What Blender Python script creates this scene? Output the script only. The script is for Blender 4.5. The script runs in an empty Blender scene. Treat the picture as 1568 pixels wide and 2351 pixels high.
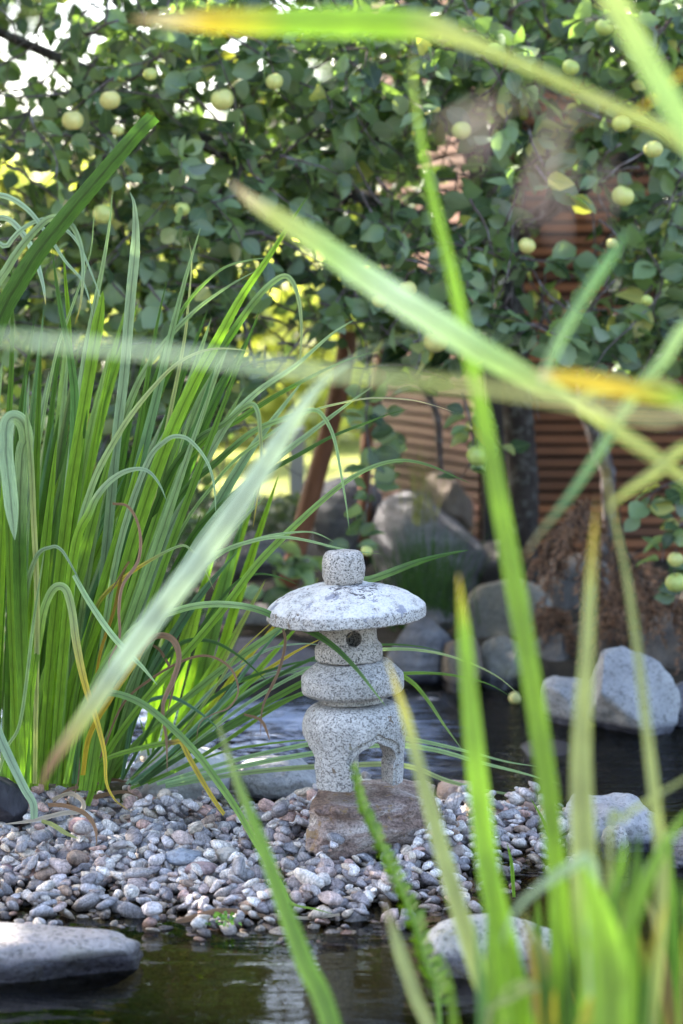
import bpy, bmesh, math, random
import numpy as np
from mathutils import Vector, Matrix, noise as mn
R = math.radians
C = bpy.context.scene.collection
SC = bpy.context.scene
random.seed(7)
rng = np.random.default_rng(11)

# ------------------------------------------------------------------ camera
PITCH = R(6.0); CAMH = 1.07
cam_d = bpy.data.cameras.new('camera'); cam = bpy.data.objects.new('camera', cam_d); C.objects.link(cam)
cam.location = (0, 0, CAMH); cam.rotation_euler = (R(90) - PITCH, 0, 0)
cam_d.sensor_fit = 'VERTICAL'; cam_d.sensor_height = 36; cam_d.sensor_width = 24; cam_d.lens = 75
cam_d.clip_start = 0.05; cam_d.clip_end = 600
cam_d.dof.use_dof = True; cam_d.dof.focus_distance = 4.0; cam_d.dof.aperture_fstop = 2.8
SC.camera = cam

# ------------------------------------------------------------------ light
TOSUN = Vector((-0.74, 0.50, 0.66)).normalized()
w = bpy.data.worlds.new('World'); SC.world = w; w.use_nodes = True
nt = w.node_tree; nt.nodes.clear()
sk = nt.nodes.new('ShaderNodeTexSky'); sk.sky_type = 'NISHITA'; sk.sun_disc = False
sk.sun_elevation = math.asin(TOSUN.z); sk.sun_rotation = math.atan2(TOSUN.x, TOSUN.y)
sk.altitude = 100; sk.air_density = 1.0; sk.dust_density = 3.5; sk.ozone_density = .4
bg = nt.nodes.new('ShaderNodeBackground'); bg.inputs[1].default_value = 0.15
ow = nt.nodes.new('ShaderNodeOutputWorld')
nt.links.new(sk.outputs[0], bg.inputs[0]); nt.links.new(bg.outputs[0], ow.inputs[0])
sd = bpy.data.lights.new('sun', 'SUN'); sd.energy = 5.0; sd.angle = R(0.5); sd.color = (1.0, .93, .82)
so = bpy.data.objects.new('sun', sd); C.objects.link(so)
so.rotation_euler = TOSUN.to_track_quat('Z', 'Y').to_euler(); so.location = (0, 0, 8)
SC.view_settings.view_transform = 'Standard'; SC.view_settings.look = 'None'
SC.view_settings.exposure = 2.4; SC.view_settings.gamma = 1
SC.cycles.max_bounces = 7; SC.cycles.transparent_max_bounces = 8
SC.cycles.diffuse_bounces = 3; SC.cycles.glossy_bounces = 3; SC.cycles.transmission_bounces = 4
SC.cycles.caustics_reflective = False; SC.cycles.caustics_refractive = False
SC.cycles.sample_clamp_indirect = 4

# ------------------------------------------------------------------ helpers
F = 75 / 36 * 2351.0
def P(x, y, d):
    """point at picture position (x,y on a 1568x2351 sheet) and distance d along +Y"""
    u = (x - 784) / F; v = -(y - 1175.5) / F
    dy = math.cos(PITCH) + v * math.sin(PITCH); dz = -math.sin(PITCH) + v * math.cos(PITCH)
    return Vector((u / dy * d, d, CAMH + dz / dy * d))
def proj(p):
    q = Vector(p) - Vector((0, 0, CAMH))
    yy = q.y * math.cos(PITCH) - q.z * math.sin(PITCH); zz = q.y * math.sin(PITCH) + q.z * math.cos(PITCH)
    return 784 + q.x / yy * F, 1175.5 - zz / yy * F
def G(x, y, z=0.0):
    a = P(x, y, 1.0); t = (z - CAMH) / (a.z - CAMH)
    return Vector((a.x * t, t, z))
def sstep(a, b, x):
    t = np.clip((x - a) / (b - a), 0, 1); return t * t * (3 - 2 * t)

def props(o, label=None, cat=None, group=None, kind=None):
    if label: o['label'] = label
    if cat: o['category'] = cat
    if group: o['group'] = group
    if kind: o['kind'] = kind
    return o
def empty(name, loc, label, cat, group=None):
    o = bpy.data.objects.new(name, None); C.objects.link(o); o.location = loc; o.empty_display_size = .05
    return props(o, label, cat, group)
def mesh(name, verts, faces, mat, parent=None, loc=None, smooth=True, col=None, uv=None):
    """verts in world coordinates; the object's origin goes to loc (or the parent's place)"""
    verts = np.asarray(verts, dtype=np.float64).reshape(-1, 3)
    org = np.array(parent.location if parent is not None else (loc if loc is not None else (0, 0, 0)), dtype=float)
    if parent is not None and parent.parent is not None: org = org + np.array(parent.parent.location)
    me = bpy.data.meshes.new(name)
    v = verts - org
    if isinstance(faces, np.ndarray):
        n, k = faces.shape
        me.vertices.add(len(v)); me.vertices.foreach_set('co', v.astype(np.float32).ravel())
        me.loops.add(n * k); me.loops.foreach_set('vertex_index', faces.astype(np.int32).ravel())
        me.polygons.add(n); me.polygons.foreach_set('loop_start', np.arange(0, n * k, k, dtype=np.int32))
        me.polygons.foreach_set('loop_total', np.full(n, k, dtype=np.int32))
        me.update(calc_edges=True)
    else:
        me.from_pydata([tuple(q) for q in v], [], faces)
    if smooth: me.polygons.foreach_set('use_smooth', [True] * len(me.polygons))
    if col is not None:
        a = me.color_attributes.new('Col', 'FLOAT_COLOR', 'POINT')
        c = np.ones((len(v), 4), dtype=np.float32); c[:, :3] = col; a.data.foreach_set('color', c.ravel())
    if uv is not None:
        l = me.uv_layers.new(name='UVMap'); li = np.zeros(len(me.loops), dtype=np.int32)
        me.loops.foreach_get('vertex_index', li); l.data.foreach_set('uv', np.asarray(uv, dtype=np.float32)[li].ravel())
    me.validate(); me.update()
    if mat: me.materials.append(mat)
    o = bpy.data.objects.new(name, me); C.objects.link(o)
    if parent is not None: o.parent = parent
    else: o.location = org
    return o

# ------------------------------------------------------------------ materials
class M:
    def __init__(s, name):
        s.m = bpy.data.materials.new(name); s.m.use_nodes = True; s.n = s.m.node_tree; s.n.nodes.clear()
        s.out = s.N('ShaderNodeOutputMaterial')
    def N(s, t, **k):
        q = s.n.nodes.new(t)
        for a, b in k.items(): setattr(q, a, b)
        return q
    def set(s, inp, v):
        if hasattr(v, 'links') or isinstance(v, bpy.types.NodeSocket): s.n.links.new(v, inp)
        elif isinstance(v, (tuple, list)): inp.default_value = (*v, 1) if len(v) == 3 and inp.type == 'RGBA' else v
        else: inp.default_value = v
    def co(s, kind='Object'): return s.N('ShaderNodeTexCoord').outputs[kind]
    def pos(s): return s.N('ShaderNodeNewGeometry').outputs['Position']
    def mapping(s, v, scale=(1, 1, 1), rot=(0, 0, 0), loc=(0, 0, 0)):
        q = s.N('ShaderNodeMapping'); s.set(q.inputs[0], v); q.inputs['Scale'].default_value = scale
        q.inputs['Rotation'].default_value = rot; q.inputs['Location'].default_value = loc; return q.outputs[0]
    def noise(s, v, scale, detail=4, rough=.55, dist=0, out='Fac'):
        q = s.N('ShaderNodeTexNoise'); s.set(q.inputs['Vector'], v); q.inputs['Scale'].default_value = scale
        q.inputs['Detail'].default_value = detail; q.inputs['Roughness'].default_value = rough
        q.inputs['Distortion'].default_value = dist; return q.outputs[out]
    def voro(s, v, scale, out='Distance', rnd=1, feature='F1'):
        q = s.N('ShaderNodeTexVoronoi', feature=feature); s.set(q.inputs['Vector'], v); q.inputs['Scale'].default_value = scale
        q.inputs['Randomness'].default_value = rnd; return q.outputs[out]
    def ramp(s, f, stops, interp='LINEAR'):
        q = s.N('ShaderNodeValToRGB'); s.set(q.inputs[0], f); e = q.color_ramp.elements; q.color_ramp.interpolation = interp
        while len(e) < len(stops): e.new(.5)
        for i, (p, c) in enumerate(stops):
            e[i].position = p; e[i].color = (*c, 1) if isinstance(c, tuple) else (c, c, c, 1)
        return q.outputs[0]
    def mix(s, f, a, b, mode='MIX'):
        q = s.N('ShaderNodeMix', data_type='RGBA', blend_type=mode); s.set(q.inputs[0], f); s.set(q.inputs[6], a); s.set(q.inputs[7], b)
        return q.outputs[2]
    def math(s, op, a, b=0.0, c=None):
        q = s.N('ShaderNodeMath', operation=op); s.set(q.inputs[0], a); s.set(q.inputs[1], b)
        if c is not None: s.set(q.inputs[2], c)
        return q.outputs[0]
    def mr(s, v, a, b, c=0.0, d=1.0):
        q = s.N('ShaderNodeMapRange'); s.set(q.inputs[0], v)
        for i, x in enumerate((a, b, c, d)): q.inputs[1 + i].default_value = x
        return q.outputs[0]
    def sep(s, v):
        q = s.N('ShaderNodeSeparateXYZ'); s.set(q.inputs[0], v); return q.outputs
    def bump(s, h, strength=.5, dist=.002, nrm=None):
        q = s.N('ShaderNodeBump'); s.set(q.inputs['Height'], h); q.inputs['Strength'].default_value = strength
        q.inputs['Distance'].default_value = dist
        if nrm is not None: s.set(q.inputs['Normal'], nrm)
        return q.outputs[0]
    def pr(s, col, rough=.6, bump=None, spec=.5, coat=None):
        q = s.N('ShaderNodeBsdfPrincipled'); s.set(q.inputs['Base Color'], col); s.set(q.inputs['Roughness'], rough)
        s.set(q.inputs['Specular IOR Level'], spec)
        if bump is not None: s.set(q.inputs['Normal'], bump)
        return q.outputs[0]
    def done(s, sh): s.n.links.new(sh, s.out.inputs[0]); return s.m

def leafy(m, col, tcol, rough, trans, bmp=None, spec=.5):
    """principled front + translucent body"""
    a = m.pr(col, rough, bmp, spec); t = m.N('ShaderNodeBsdfTranslucent'); m.set(t.inputs[0], tcol)
    if bmp is not None: m.set(t.inputs['Normal'], bmp)
    x = m.N('ShaderNodeMixShader'); m.set(x.inputs[0], trans); m.n.links.new(a, x.inputs[1]); m.n.links.new(t.outputs[0], x.inputs[2])
    return m.done(x.outputs[0])

def mat_blade(name='iris leaf', trans=.38, tm=(1.12, 1.28, .45)):
    m = M(name); col = m.N('ShaderNodeAttribute', attribute_name='Col').outputs['Color']
    uv = m.co('UV'); st = m.noise(m.mapping(uv, (1, .25, 1)), 26, 3, .6)
    n2 = m.noise(m.co('Object'), 14, 3)
    c = m.mix(1.0, col, m.ramp(st, [(.3, .60), (.62, 1.22)]), 'MULTIPLY')
    mid = m.math('ABSOLUTE', m.math('SUBTRACT', m.sep(uv)[0], .5)); c = m.mix(1.0, c, m.ramp(mid, [(0.0, .62), (.05, .72), (.09, 1.08), (.44, 1.0), (.5, 1.2)]), 'MULTIPLY')
    c = m.mix(1.0, c, m.ramp(n2, [(.3, .85), (.7, 1.15)]), 'MULTIPLY')
    # small dry flecks
    fl = m.ramp(m.noise(m.mapping(uv, (1, .12, 1)), 55, 2), [(.70, 0.0), (.76, 1.0)])
    c = m.mix(m.math('MULTIPLY', fl, .55), c, (.28, .20, .06))
    tc = m.mix(1.0, c, tm, 'MULTIPLY')
    ux = m.sep(uv)[0]
    rib = m.N('ShaderNodeTexWave', bands_direction='X'); m.set(rib.inputs['Vector'], m.mapping(uv, (1, 0.02, 1)))
    rib.inputs['Scale'].default_value = 3.0; rib.inputs['Distortion'].default_value = .6
    b = m.bump(m.math('ADD', m.math('MULTIPLY', rib.outputs['Fac'], .5), st), .35, .0012)
    return leafy(m, c, tc, .42, trans, b, .5)
def mat_dryblade():
    m = M('dry leaf'); col = m.N('ShaderNodeAttribute', attribute_name='Col').outputs['Color']
    uv = m.co('UV'); st = m.noise(m.mapping(uv, (1, .4, 1)), 18, 3, .6)
    c = m.mix(1.0, col, m.ramp(st, [(.3, .5), (.7, 1.25)]), 'MULTIPLY')
    return leafy(m, c, c, .65, .25, m.bump(st, .5, .001), .3)
def mat_apple_leaf(name, dark, light, yel, trans=.3, rough=.42):
    m = M(name); isl = m.N('ShaderNodeNewGeometry').outputs['Random Per Island']
    c = m.ramp(isl, [(0, dark), (.75, light), (.93, light), (.98, yel)])
    uv = m.sep(m.co('UV')); mid = m.math('ABSOLUTE', m.math('SUBTRACT', uv[0], .5))
    ve = m.N('ShaderNodeTexWave', bands_direction='Y'); q = m.N('ShaderNodeCombineXYZ')
    m.set(q.inputs[0], 0.0); m.set(q.inputs[1], m.math('SUBTRACT', uv[1], m.math('MULTIPLY', mid, 1.0)))
    m.set(ve.inputs['Vector'], q.outputs[0]); ve.inputs['Scale'].default_value = 2.2; ve.inputs['Distortion'].default_value = .4
    vein = m.math('MAXIMUM', m.mr(mid, .02, .05, 1, 0), m.mr(ve.outputs['Fac'], .86, .98, 0, .5))
    c = m.mix(m.math('MULTIPLY', vein, .35), c, (.22, .30, .14))
    bf = m.N('ShaderNodeNewGeometry').outputs['Backfacing']
    c2 = m.mix(bf, c, m.mix(.55, c, (.30, .36, .27)))
    tc = m.mix(1.0, c, (1.6, 1.8, .5), 'MULTIPLY')
    b = m.bump(ve.outputs['Fac'], .35, .002)
    return leafy(m, c2, tc, rough, trans, b, .8)
def mat_granite(name, base=(.52, .51, .50), dark=(.10, .10, .11), amt=.5, lichen=0, scale=1.0, warm=0.0, top=0):
    m = M(name); co = m.co('Object')
    v = m.voro(co, 430 * scale, 'Color'); g = m.sep(v)[0]
    fine = m.noise(co, 650 * scale, 3, .7)
    sp = m.math('ADD', m.math('MULTIPLY', g, .5), m.math('MULTIPLY', fine, .5))
    mid = tuple(a * .66 for a in base); hi = tuple(min(.85, a * 1.3) for a in base)
    c = m.ramp(sp, [(.26, dark), (.36, mid), (.5, base), (.72, hi)])
    big = m.noise(co, 14, 4, .6)
    c = m.mix(1.0, c, m.ramp(big, [(.3, .78), (.7, 1.12)]), 'MULTIPLY')
    if warm: c = m.mix(m.math('MULTIPLY', m.ramp(m.noise(co, 7, 4), [(.45, 0.0), (.7, 1.0)]), warm), c, (.30, .20, .13))
    h = sp
    if lichen == 1:    # brown crusty dots (legs)
        d = m.noise(co, 70, 4, .6, .3); zone = m.noise(co, 9, 2)
        k = m.ramp(m.math('ADD', d, m.math('MULTIPLY', zone, .35)), [(.82, 0.0), (.845, 1.0)])
        c = m.mix(m.math('MULTIPLY', k, .85), c, (.13, .085, .05))
        k2 = m.ramp(m.noise(co, 45, 3), [(.70, 0.0), (.74, 1.0)]); c = m.mix(m.math('MULTIPLY', k2, .6), c, (.17, .14, .05))
    if lichen == 2:    # whitish crust with dark cracks on the roof, grey rosettes, brown moss by the rim
        z = m.sep(co)[2]
        crust = m.ramp(m.noise(co, 26, 5, .65), [(.38, 0.0), (.52, 1.0)])
        up = m.sep(m.N('ShaderNodeNewGeometry').outputs['Normal'])[2]
        crust = m.math('MULTIPLY', crust, m.mr(up, .3, .7))
        c = m.mix(m.math('MULTIPLY', crust, .6), c, (.74, .73, .71))
        q = m.voro(m.mix(.04, co, m.noise(co, 60, 3, out='Color')), 17, 'Distance')
        ros = m.ramp(q, [(.17, 1.0), (.20, 0.0)]); c = m.mix(m.math('MULTIPLY', ros, .85), c, (.25, .26, .32))
        # cracked dark patches near the crown
        r = m.N('ShaderNodeVectorMath', operation='LENGTH'); m.set(r.inputs[0], m.mapping(co, (1, 1, 0), loc=(0.0, .045, 0)))
        ck = m.noise(co, 95, 5, .7, .8); zone = m.mr(r.outputs['Value'], .03, .10, .10, -.12)
        k = m.ramp(m.math('ADD', ck, zone), [(.60, 0.0), (.63, 1.0)]); k = m.math('MULTIPLY', k, m.mr(up, .3, .7))
        c = m.mix(m.math('MULTIPLY', k, .9), c, (.035, .03, .04))
        k3 = m.ramp(m.math('ADD', m.noise(co, 60, 4, .65), m.mr(m.sep(co)[0], -.16, .16, .14, -.06)), [(.72, 0.0), (.76, 1.0)])
        c = m.mix(m.math('MULTIPLY', k3, .8), c, (.12, .08, .045))
        h = m.math('SUBTRACT', m.math('ADD', sp, m.math('MULTIPLY', crust, 1.2)), m.math('MULTIPLY', k, 2))
    if lichen == 3:
        k2 = m.ramp(m.noise(co, 38, 4), [(.66, 0.0), (.72, 1.0)]); c = m.mix(m.math('MULTIPLY', k2, .5), c, (.20, .17, .12))
    b = m.bump(h, .55, .0012); b = m.bump(m.noise(co, 60, 5, .7), .5, .004, b)
    return m.done(m.pr(c, .85, b, .3))
def mat_rock(name, c1, c2, c3=(.07, .065, .06), scale=1.0, wet=.03, moss=0.0, band=0.0, speck=.5):
    m = M(name); co = m.co('Object'); z = m.sep(m.pos())[2]
    n = m.noise(co, 6 * scale, 6, .65, .3); f = m.noise(co, 120, 4, .75); vv = m.sep(m.voro(co, 170, 'Color'))[0]
    c = m.ramp(n, [(.30, c1), (.50, tuple((a + b) / 2 for a, b in zip(c1, c2))), (.66, c2)])
    if band:
        bn = m.noise(m.mapping(co, (6, 6, 42), (.35, .25, 0)), 1, 4, .6, .5)
        c = m.mix(m.math('MULTIPLY', m.ramp(bn, [(.42, 0.0), (.6, 1.0)]), band), c, tuple(a * .45 for a in c1))
    sp = m.ramp(m.math('ADD', m.math('MULTIPLY', f, .6), m.math('MULTIPLY', vv, .4)), [(.30, .35), (.42, .9), (.62, 1.15)])
    c = m.mix(speck, c, m.mix(1.0, c, sp, 'MULTIPLY'))
    lic = m.ramp(m.noise(co, 22, 5, .7), [(.60, 0.0), (.66, 1.0)]); c = m.mix(m.math('MULTIPLY', lic, .5), c, c3)
    if moss:
        up = m.sep(m.N('ShaderNodeNewGeometry').outputs['Normal'])[2]
        k = m.math('MULTIPLY', m.ramp(m.noise(co, 13, 5), [(.45, 0.0), (.62, 1.0)]), m.mr(z, .015, .09, 1, .15))
        c = m.mix(m.math('MULTIPLY', k, moss), c, (.16, .14, .03))
    wl = m.math('ADD', z, m.math('MULTIPLY', m.noise(co, 25, 3), -.012))
    dry = m.mr(wl, wet - .012, wet + .004)
    c = m.mix(dry, m.mix(1.0, c, (.20, .20, .25), 'MULTIPLY'), c)
    b = m.bump(f, .45, .002); b = m.bump(m.noise(co, 30, 6, .7), .6, .008, b)
    return m.done(m.pr(c, m.mr(dry, 0, 1, .18, .85), b, .4))
def mat_pebbles():
    m = M('pebbles'); g = m.N('ShaderNodeNewGeometry'); i = g.outputs['Random Per Island']; co = m.co('Object'); z = m.sep(g.outputs['Position'])[2]
    c = m.ramp(i, [(0, (.25, .235, .25)), (.12, (.56, .53, .54)), (.24, (.36, .34, .34)), (.36, (.62, .59, .56)), (.48, (.46, .38, .36)),
                   (.58, (.28, .28, .30)), (.68, (.60, .52, .43)), (.76, (.42, .41, .43)), (.84, (.55, .38, .33)), (.90, (.72, .69, .66)), (.97, (.33, .25, .20))], 'CONSTANT')
    q = m.N('ShaderNodeVectorMath', operation='ADD'); m.set(q.inputs[0], co); k = m.N('ShaderNodeCombineXYZ')
    m.set(k.inputs[0], m.math('MULTIPLY', i, 37)); m.set(k.inputs[1], m.math('MULTIPLY', i, 91)); m.set(k.inputs[2], m.math('MULTIPLY', i, 13)); m.set(q.inputs[1], k.outputs[0])
    v = q.outputs[0]
    ang = m.N('ShaderNodeVectorRotate', rotation_type='EULER_XYZ'); m.set(ang.inputs[0], v); m.set(ang.inputs['Rotation'], k.outputs[0])
    bands = m.noise(m.mapping(ang.outputs[0], (40, 40, 260)), 1, 4, .6, .4)
    f = m.noise(v, 260, 4, .7); lo = m.noise(v, 45, 4, .6)
    c = m.mix(1.0, c, m.ramp(lo, [(.3, .72), (.7, 1.25)]), 'MULTIPLY')
    c = m.mix(1.0, c, m.ramp(bands, [(.35, .62), (.6, 1.12)]), 'MULTIPLY')
    c = m.mix(1.0, c, m.ramp(f, [(.3, .50), (.6, 1.2)]), 'MULTIPLY')
    c = m.mix(1.0, c, (1.15, 1.09, 1.06), 'MULTIPLY')
    dry = m.mr(m.math('ADD', z, m.math('MULTIPLY', m.noise(co, 9, 2), .012)), .012, .026)
    c = m.mix(dry, m.mix(1.0, c, (.33, .30, .26), 'MULTIPLY'), c)
    return m.done(m.pr(c, m.mr(dry, 0, 1, .2, .72), m.bump(m.math('ADD', f, bands), .8, .0014), .3))
def mat_simple(name, c1, c2, sc=8, rough=.8, dist=.01, bs=.6, map=(1, 1, 1), spec=.4):
    m = M(name); co = m.mapping(m.co('Object'), map); n = m.noise(co, sc, 6, .65)
    c = m.ramp(n, [(.3, c1), (.7, c2)])
    return m.done(m.pr(c, rough, m.bump(m.noise(co, sc * 4, 5, .7), bs, dist), spec))
def mat_bark(name, c1, c2, lichen=(.33, .35, .30), la=.6):
    m = M(name); co = m.co('Object'); n = m.noise(m.mapping(co, (1, 1, .35)), 60, 5, .7)
    c = m.ramp(n, [(.3, c1), (.7, c2)]); l = m.ramp(m.noise(co, 35, 5, .7), [(.52, 0.0), (.6, 1.0)])
    c = m.mix(m.math('MULTIPLY', l, la), c, lichen)
    return m.done(m.pr(c, .9, m.bump(n, .8, .006), .2))
def mat_wood(name, c1, c2, wx=1.0):
    m = M(name); i = m.N('ShaderNodeNewGeometry').outputs['Random Per Island']; co = m.co('Object')
    n = m.noise(m.mapping(co, (1.2, 1.2, 60)), 3, 5, .6, .5); c = m.ramp(n, [(.3, c1), (.7, c2)])
    c = m.mix(1.0, c, m.ramp(i, [(0, .45), (.9, 1.3), (1, 1.5)]), 'MULTIPLY')
    c = m.mix(m.math('MULTIPLY', m.ramp(m.noise(co, 3, 4), [(.45, 0.0), (.7, 1.0)]), .12 * wx), c, (.30, .20, .17))
    return m.done(m.pr(c, .55, m.bump(n, .4, .002), .4))
def mat_water():
    m = M('pond water'); p = m.pos(); y = m.sep(p)[1]
    calm = m.noise(m.mapping(p, (3.0, 9.0, 1)), 1.0, 3, .5, 1.2)
    rip = m.noise(m.mapping(p, (7, 26, 1)), 1.0, 4, .6, .6); rip2 = m.noise(m.mapping(p, (30, 60, 1)), 1.0, 3, .6)
    far = m.mr(y, 4.25, 4.9, 0, 1)
    h = m.math('ADD', m.math('MULTIPLY', calm, .32), m.math('MULTIPLY', m.math('ADD', rip, m.math('MULTIPLY', rip2, .35)), m.math('ADD', .035, m.math('MULTIPLY', far, 4.5))))
    b = m.bump(h, 1.0, .012)
    x_ = m.sep(p)[0]; glint_zone = m.math('MULTIPLY', m.mr(y, 4.55, 4.8), m.math('MULTIPLY', m.mr(y, 5.6, 5.35), m.mr(m.math('ADD', x_, m.math('MULTIPLY', calm, .3)), .45, .2)))
    glint = m.math('MULTIPLY', glint_zone, m.ramp(m.math('ADD', m.math('MULTIPLY', m.noise(m.mapping(p, (16, 60, 1)), 1.0, 5, .7, .8), .7), m.math('MULTIPLY', m.noise(p, 3, 2), .3)), [(.475, 0.0), (.53, 1.0)]))  # bluish diffuse streaks painted in for sky glints on the stream
    fr = m.N('ShaderNodeFresnel'); fr.inputs[0].default_value = 1.33; m.set(fr.inputs['Normal'], b)
    gl = m.N('ShaderNodeBsdfGlossy'); gl.inputs['Roughness'].default_value = .02; m.set(gl.inputs['Normal'], b)
    tr = m.N('ShaderNodeBsdfTransparent'); tr.inputs[0].default_value = (.50, .46, .22, 1)
    x = m.N('ShaderNodeMixShader'); m.set(x.inputs[0], fr.outputs[0]); m.n.links.new(tr.outputs[0], x.inputs[1]); m.n.links.new(gl.outputs[0], x.inputs[2])
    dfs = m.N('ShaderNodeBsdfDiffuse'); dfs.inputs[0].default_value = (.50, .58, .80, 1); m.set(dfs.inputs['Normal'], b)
    x2 = m.N('ShaderNodeMixShader'); m.set(x2.inputs[0], m.math('MULTIPLY', glint, .85)); m.n.links.new(x.outputs[0], x2.inputs[1]); m.n.links.new(dfs.outputs[0], x2.inputs[2])
    return m.done(x2.outputs[0])

BLADE = mat_blade(); NEAR = mat_blade('near iris leaf', .30, (1.1, 1.25, .5)); WAXY = mat_blade('waxy iris leaf', .22, (1.1, 1.2, .8)); DRY = mat_dryblade()
LEAF = mat_apple_leaf('apple leaf', (.016, .042, .018), (.240, .345, .180), (.50, .47, .15), .36, .23)
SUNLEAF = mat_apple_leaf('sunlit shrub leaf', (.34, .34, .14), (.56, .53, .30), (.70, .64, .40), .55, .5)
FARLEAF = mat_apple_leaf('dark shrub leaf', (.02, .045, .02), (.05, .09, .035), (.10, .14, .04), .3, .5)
# ------------------------------------------------------------------ terrain, gravel island
FS = [G(x, y) for x, y in [(-1500, 2240), (-400, 2220), (0, 2172), (330, 2170), (500, 2192), (700, 2208), (900, 2185), (1020, 2128), (1150, 2075), (1300, 2030), (1450, 1950), (1600, 1880)]]
FX = np.array([p.x for p in FS]); FY = np.array([p.y for p in FS])
def island(X, Y):
    X = np.asarray(X, float); Y = np.asarray(Y, float)
    yf = np.interp(X, FX, FY)
    yb = np.where(X > -.55, 4.32, 4.32 + np.minimum(.5, (-.55 - X) * 1.6))
    k = sstep(-.02, .42, Y - yf) * sstep(-.05, .22, yb - Y) * sstep(0, .16, .56 - X)
    out = np.minimum(np.minimum(Y - yf, yb - Y), .56 - X)
    return np.where(out > 0, .068 * k, np.maximum(-.16, out * .45) - .005)
def terr(X, Y):
    X = np.asarray(X, float); Y = np.asarray(Y, float)
    isl = island(X, Y)
    bankline = 5.55 + .25 * np.sin(X * 2.1) + .35 * sstep(.6, 1.3, X) * 0 - .3 * sstep(.3, .9, X)
    back = sstep(-.15, .15, Y - bankline) * .22 - .18 + sstep(6.0, 8.5, Y) * .10 + sstep(6.2, 7.2, Y) * .03
    near = -.16 + .38 * sstep(2.75, 2.0, Y)
    left = -.16 + .26 * sstep(-1.6, -2.4, X); right = -.16 + .26 * sstep(1.5, 2.3, X)
    isl = np.where(isl > 0, isl - .074 * sstep(0, .02, isl), isl)
    return np.maximum.reduce([isl, np.where(Y > 4.9, back, -.18), np.where(Y < 3, near, -.2), left, right])
soil = M('garden soil'); _c = soil.pos(); _y = soil.sep(_c)[1]; _z = soil.sep(_c)[2]
_n = soil.noise(_c, 9, 6, .7); _sc = soil.ramp(_n, [(.3, (.020, .016, .012)), (.7, (.060, .048, .036))])
_pond = soil.mix(soil.math('MULTIPLY', soil.noise(_c, 5, 5), .9), (.008, .008, .003), (.045, .040, .010))
_sc = soil.mix(soil.mr(_z, -.03, .0), _pond, _sc)
_sc = soil.mix(soil.mr(_y, 4.75, 4.6), _sc, soil.ramp(soil.noise(_c, 160, 4, .8), [(.3, (.10, .09, .08)), (.7, (.30, .27, .25))])); _sc = soil.mix(soil.mr(_z, -.075, -.045), _pond, _sc)
_gr = soil.ramp(soil.noise(_c, 4, 5), [(.3, (.13, .17, .03)), (.7, (.30, .30, .07))])
_sc = soil.mix(soil.mr(_y, 8.4, 9.2), _sc, _gr)
SOIL = soil.done(soil.pr(_sc, .9, soil.bump(soil.noise(_c, 60, 5, .7), .7, .01), .3))
def grid(xs, ys, f):
    X, Y = np.meshgrid(xs, ys); Z = f(X, Y); v = np.stack([X, Y, Z], -1).reshape(-1, 3)
    nx, ny = len(xs), len(ys); i = np.arange(nx * ny).reshape(ny, nx)
    return v, np.stack([i[:-1, :-1], i[:-1, 1:], i[1:, 1:], i[1:, :-1]], -1).reshape(-1, 4)
xs = np.concatenate([[-260, -120, -60, -30, -15, -8, -5], np.arange(-3, 3.001, .05), [5, 8, 15, 30, 60, 120, 260]])
ys = np.concatenate([[-60, -20, -8, -3, -1], np.arange(0, 9.001, .05), [10, 12, 15, 20, 30, 50, 90, 160, 300]])
def terr_n(X, Y):
    z = terr(X, Y); nn = np.array([mn.fractal(Vector((a * 2.3, b * 2.3, 0)), 1.0, 2.0, 3) for a, b in zip(X.ravel(), Y.ravel())]).reshape(X.shape)
    return z + nn * .02 * (np.abs(X) < 3) * sstep(4.6, 5.4, Y) * (Y < 8.5)
v, f = grid(xs, ys, terr_n)
props(mesh('ground', v, f, SOIL), kind='structure')
v, f = grid(np.linspace(-2.6, 2.6, 3), np.linspace(1.9, 6.6, 3), lambda X, Y: X * 0)
props(mesh('pond_water', v, f, mat_water()), kind='structure')

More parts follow.
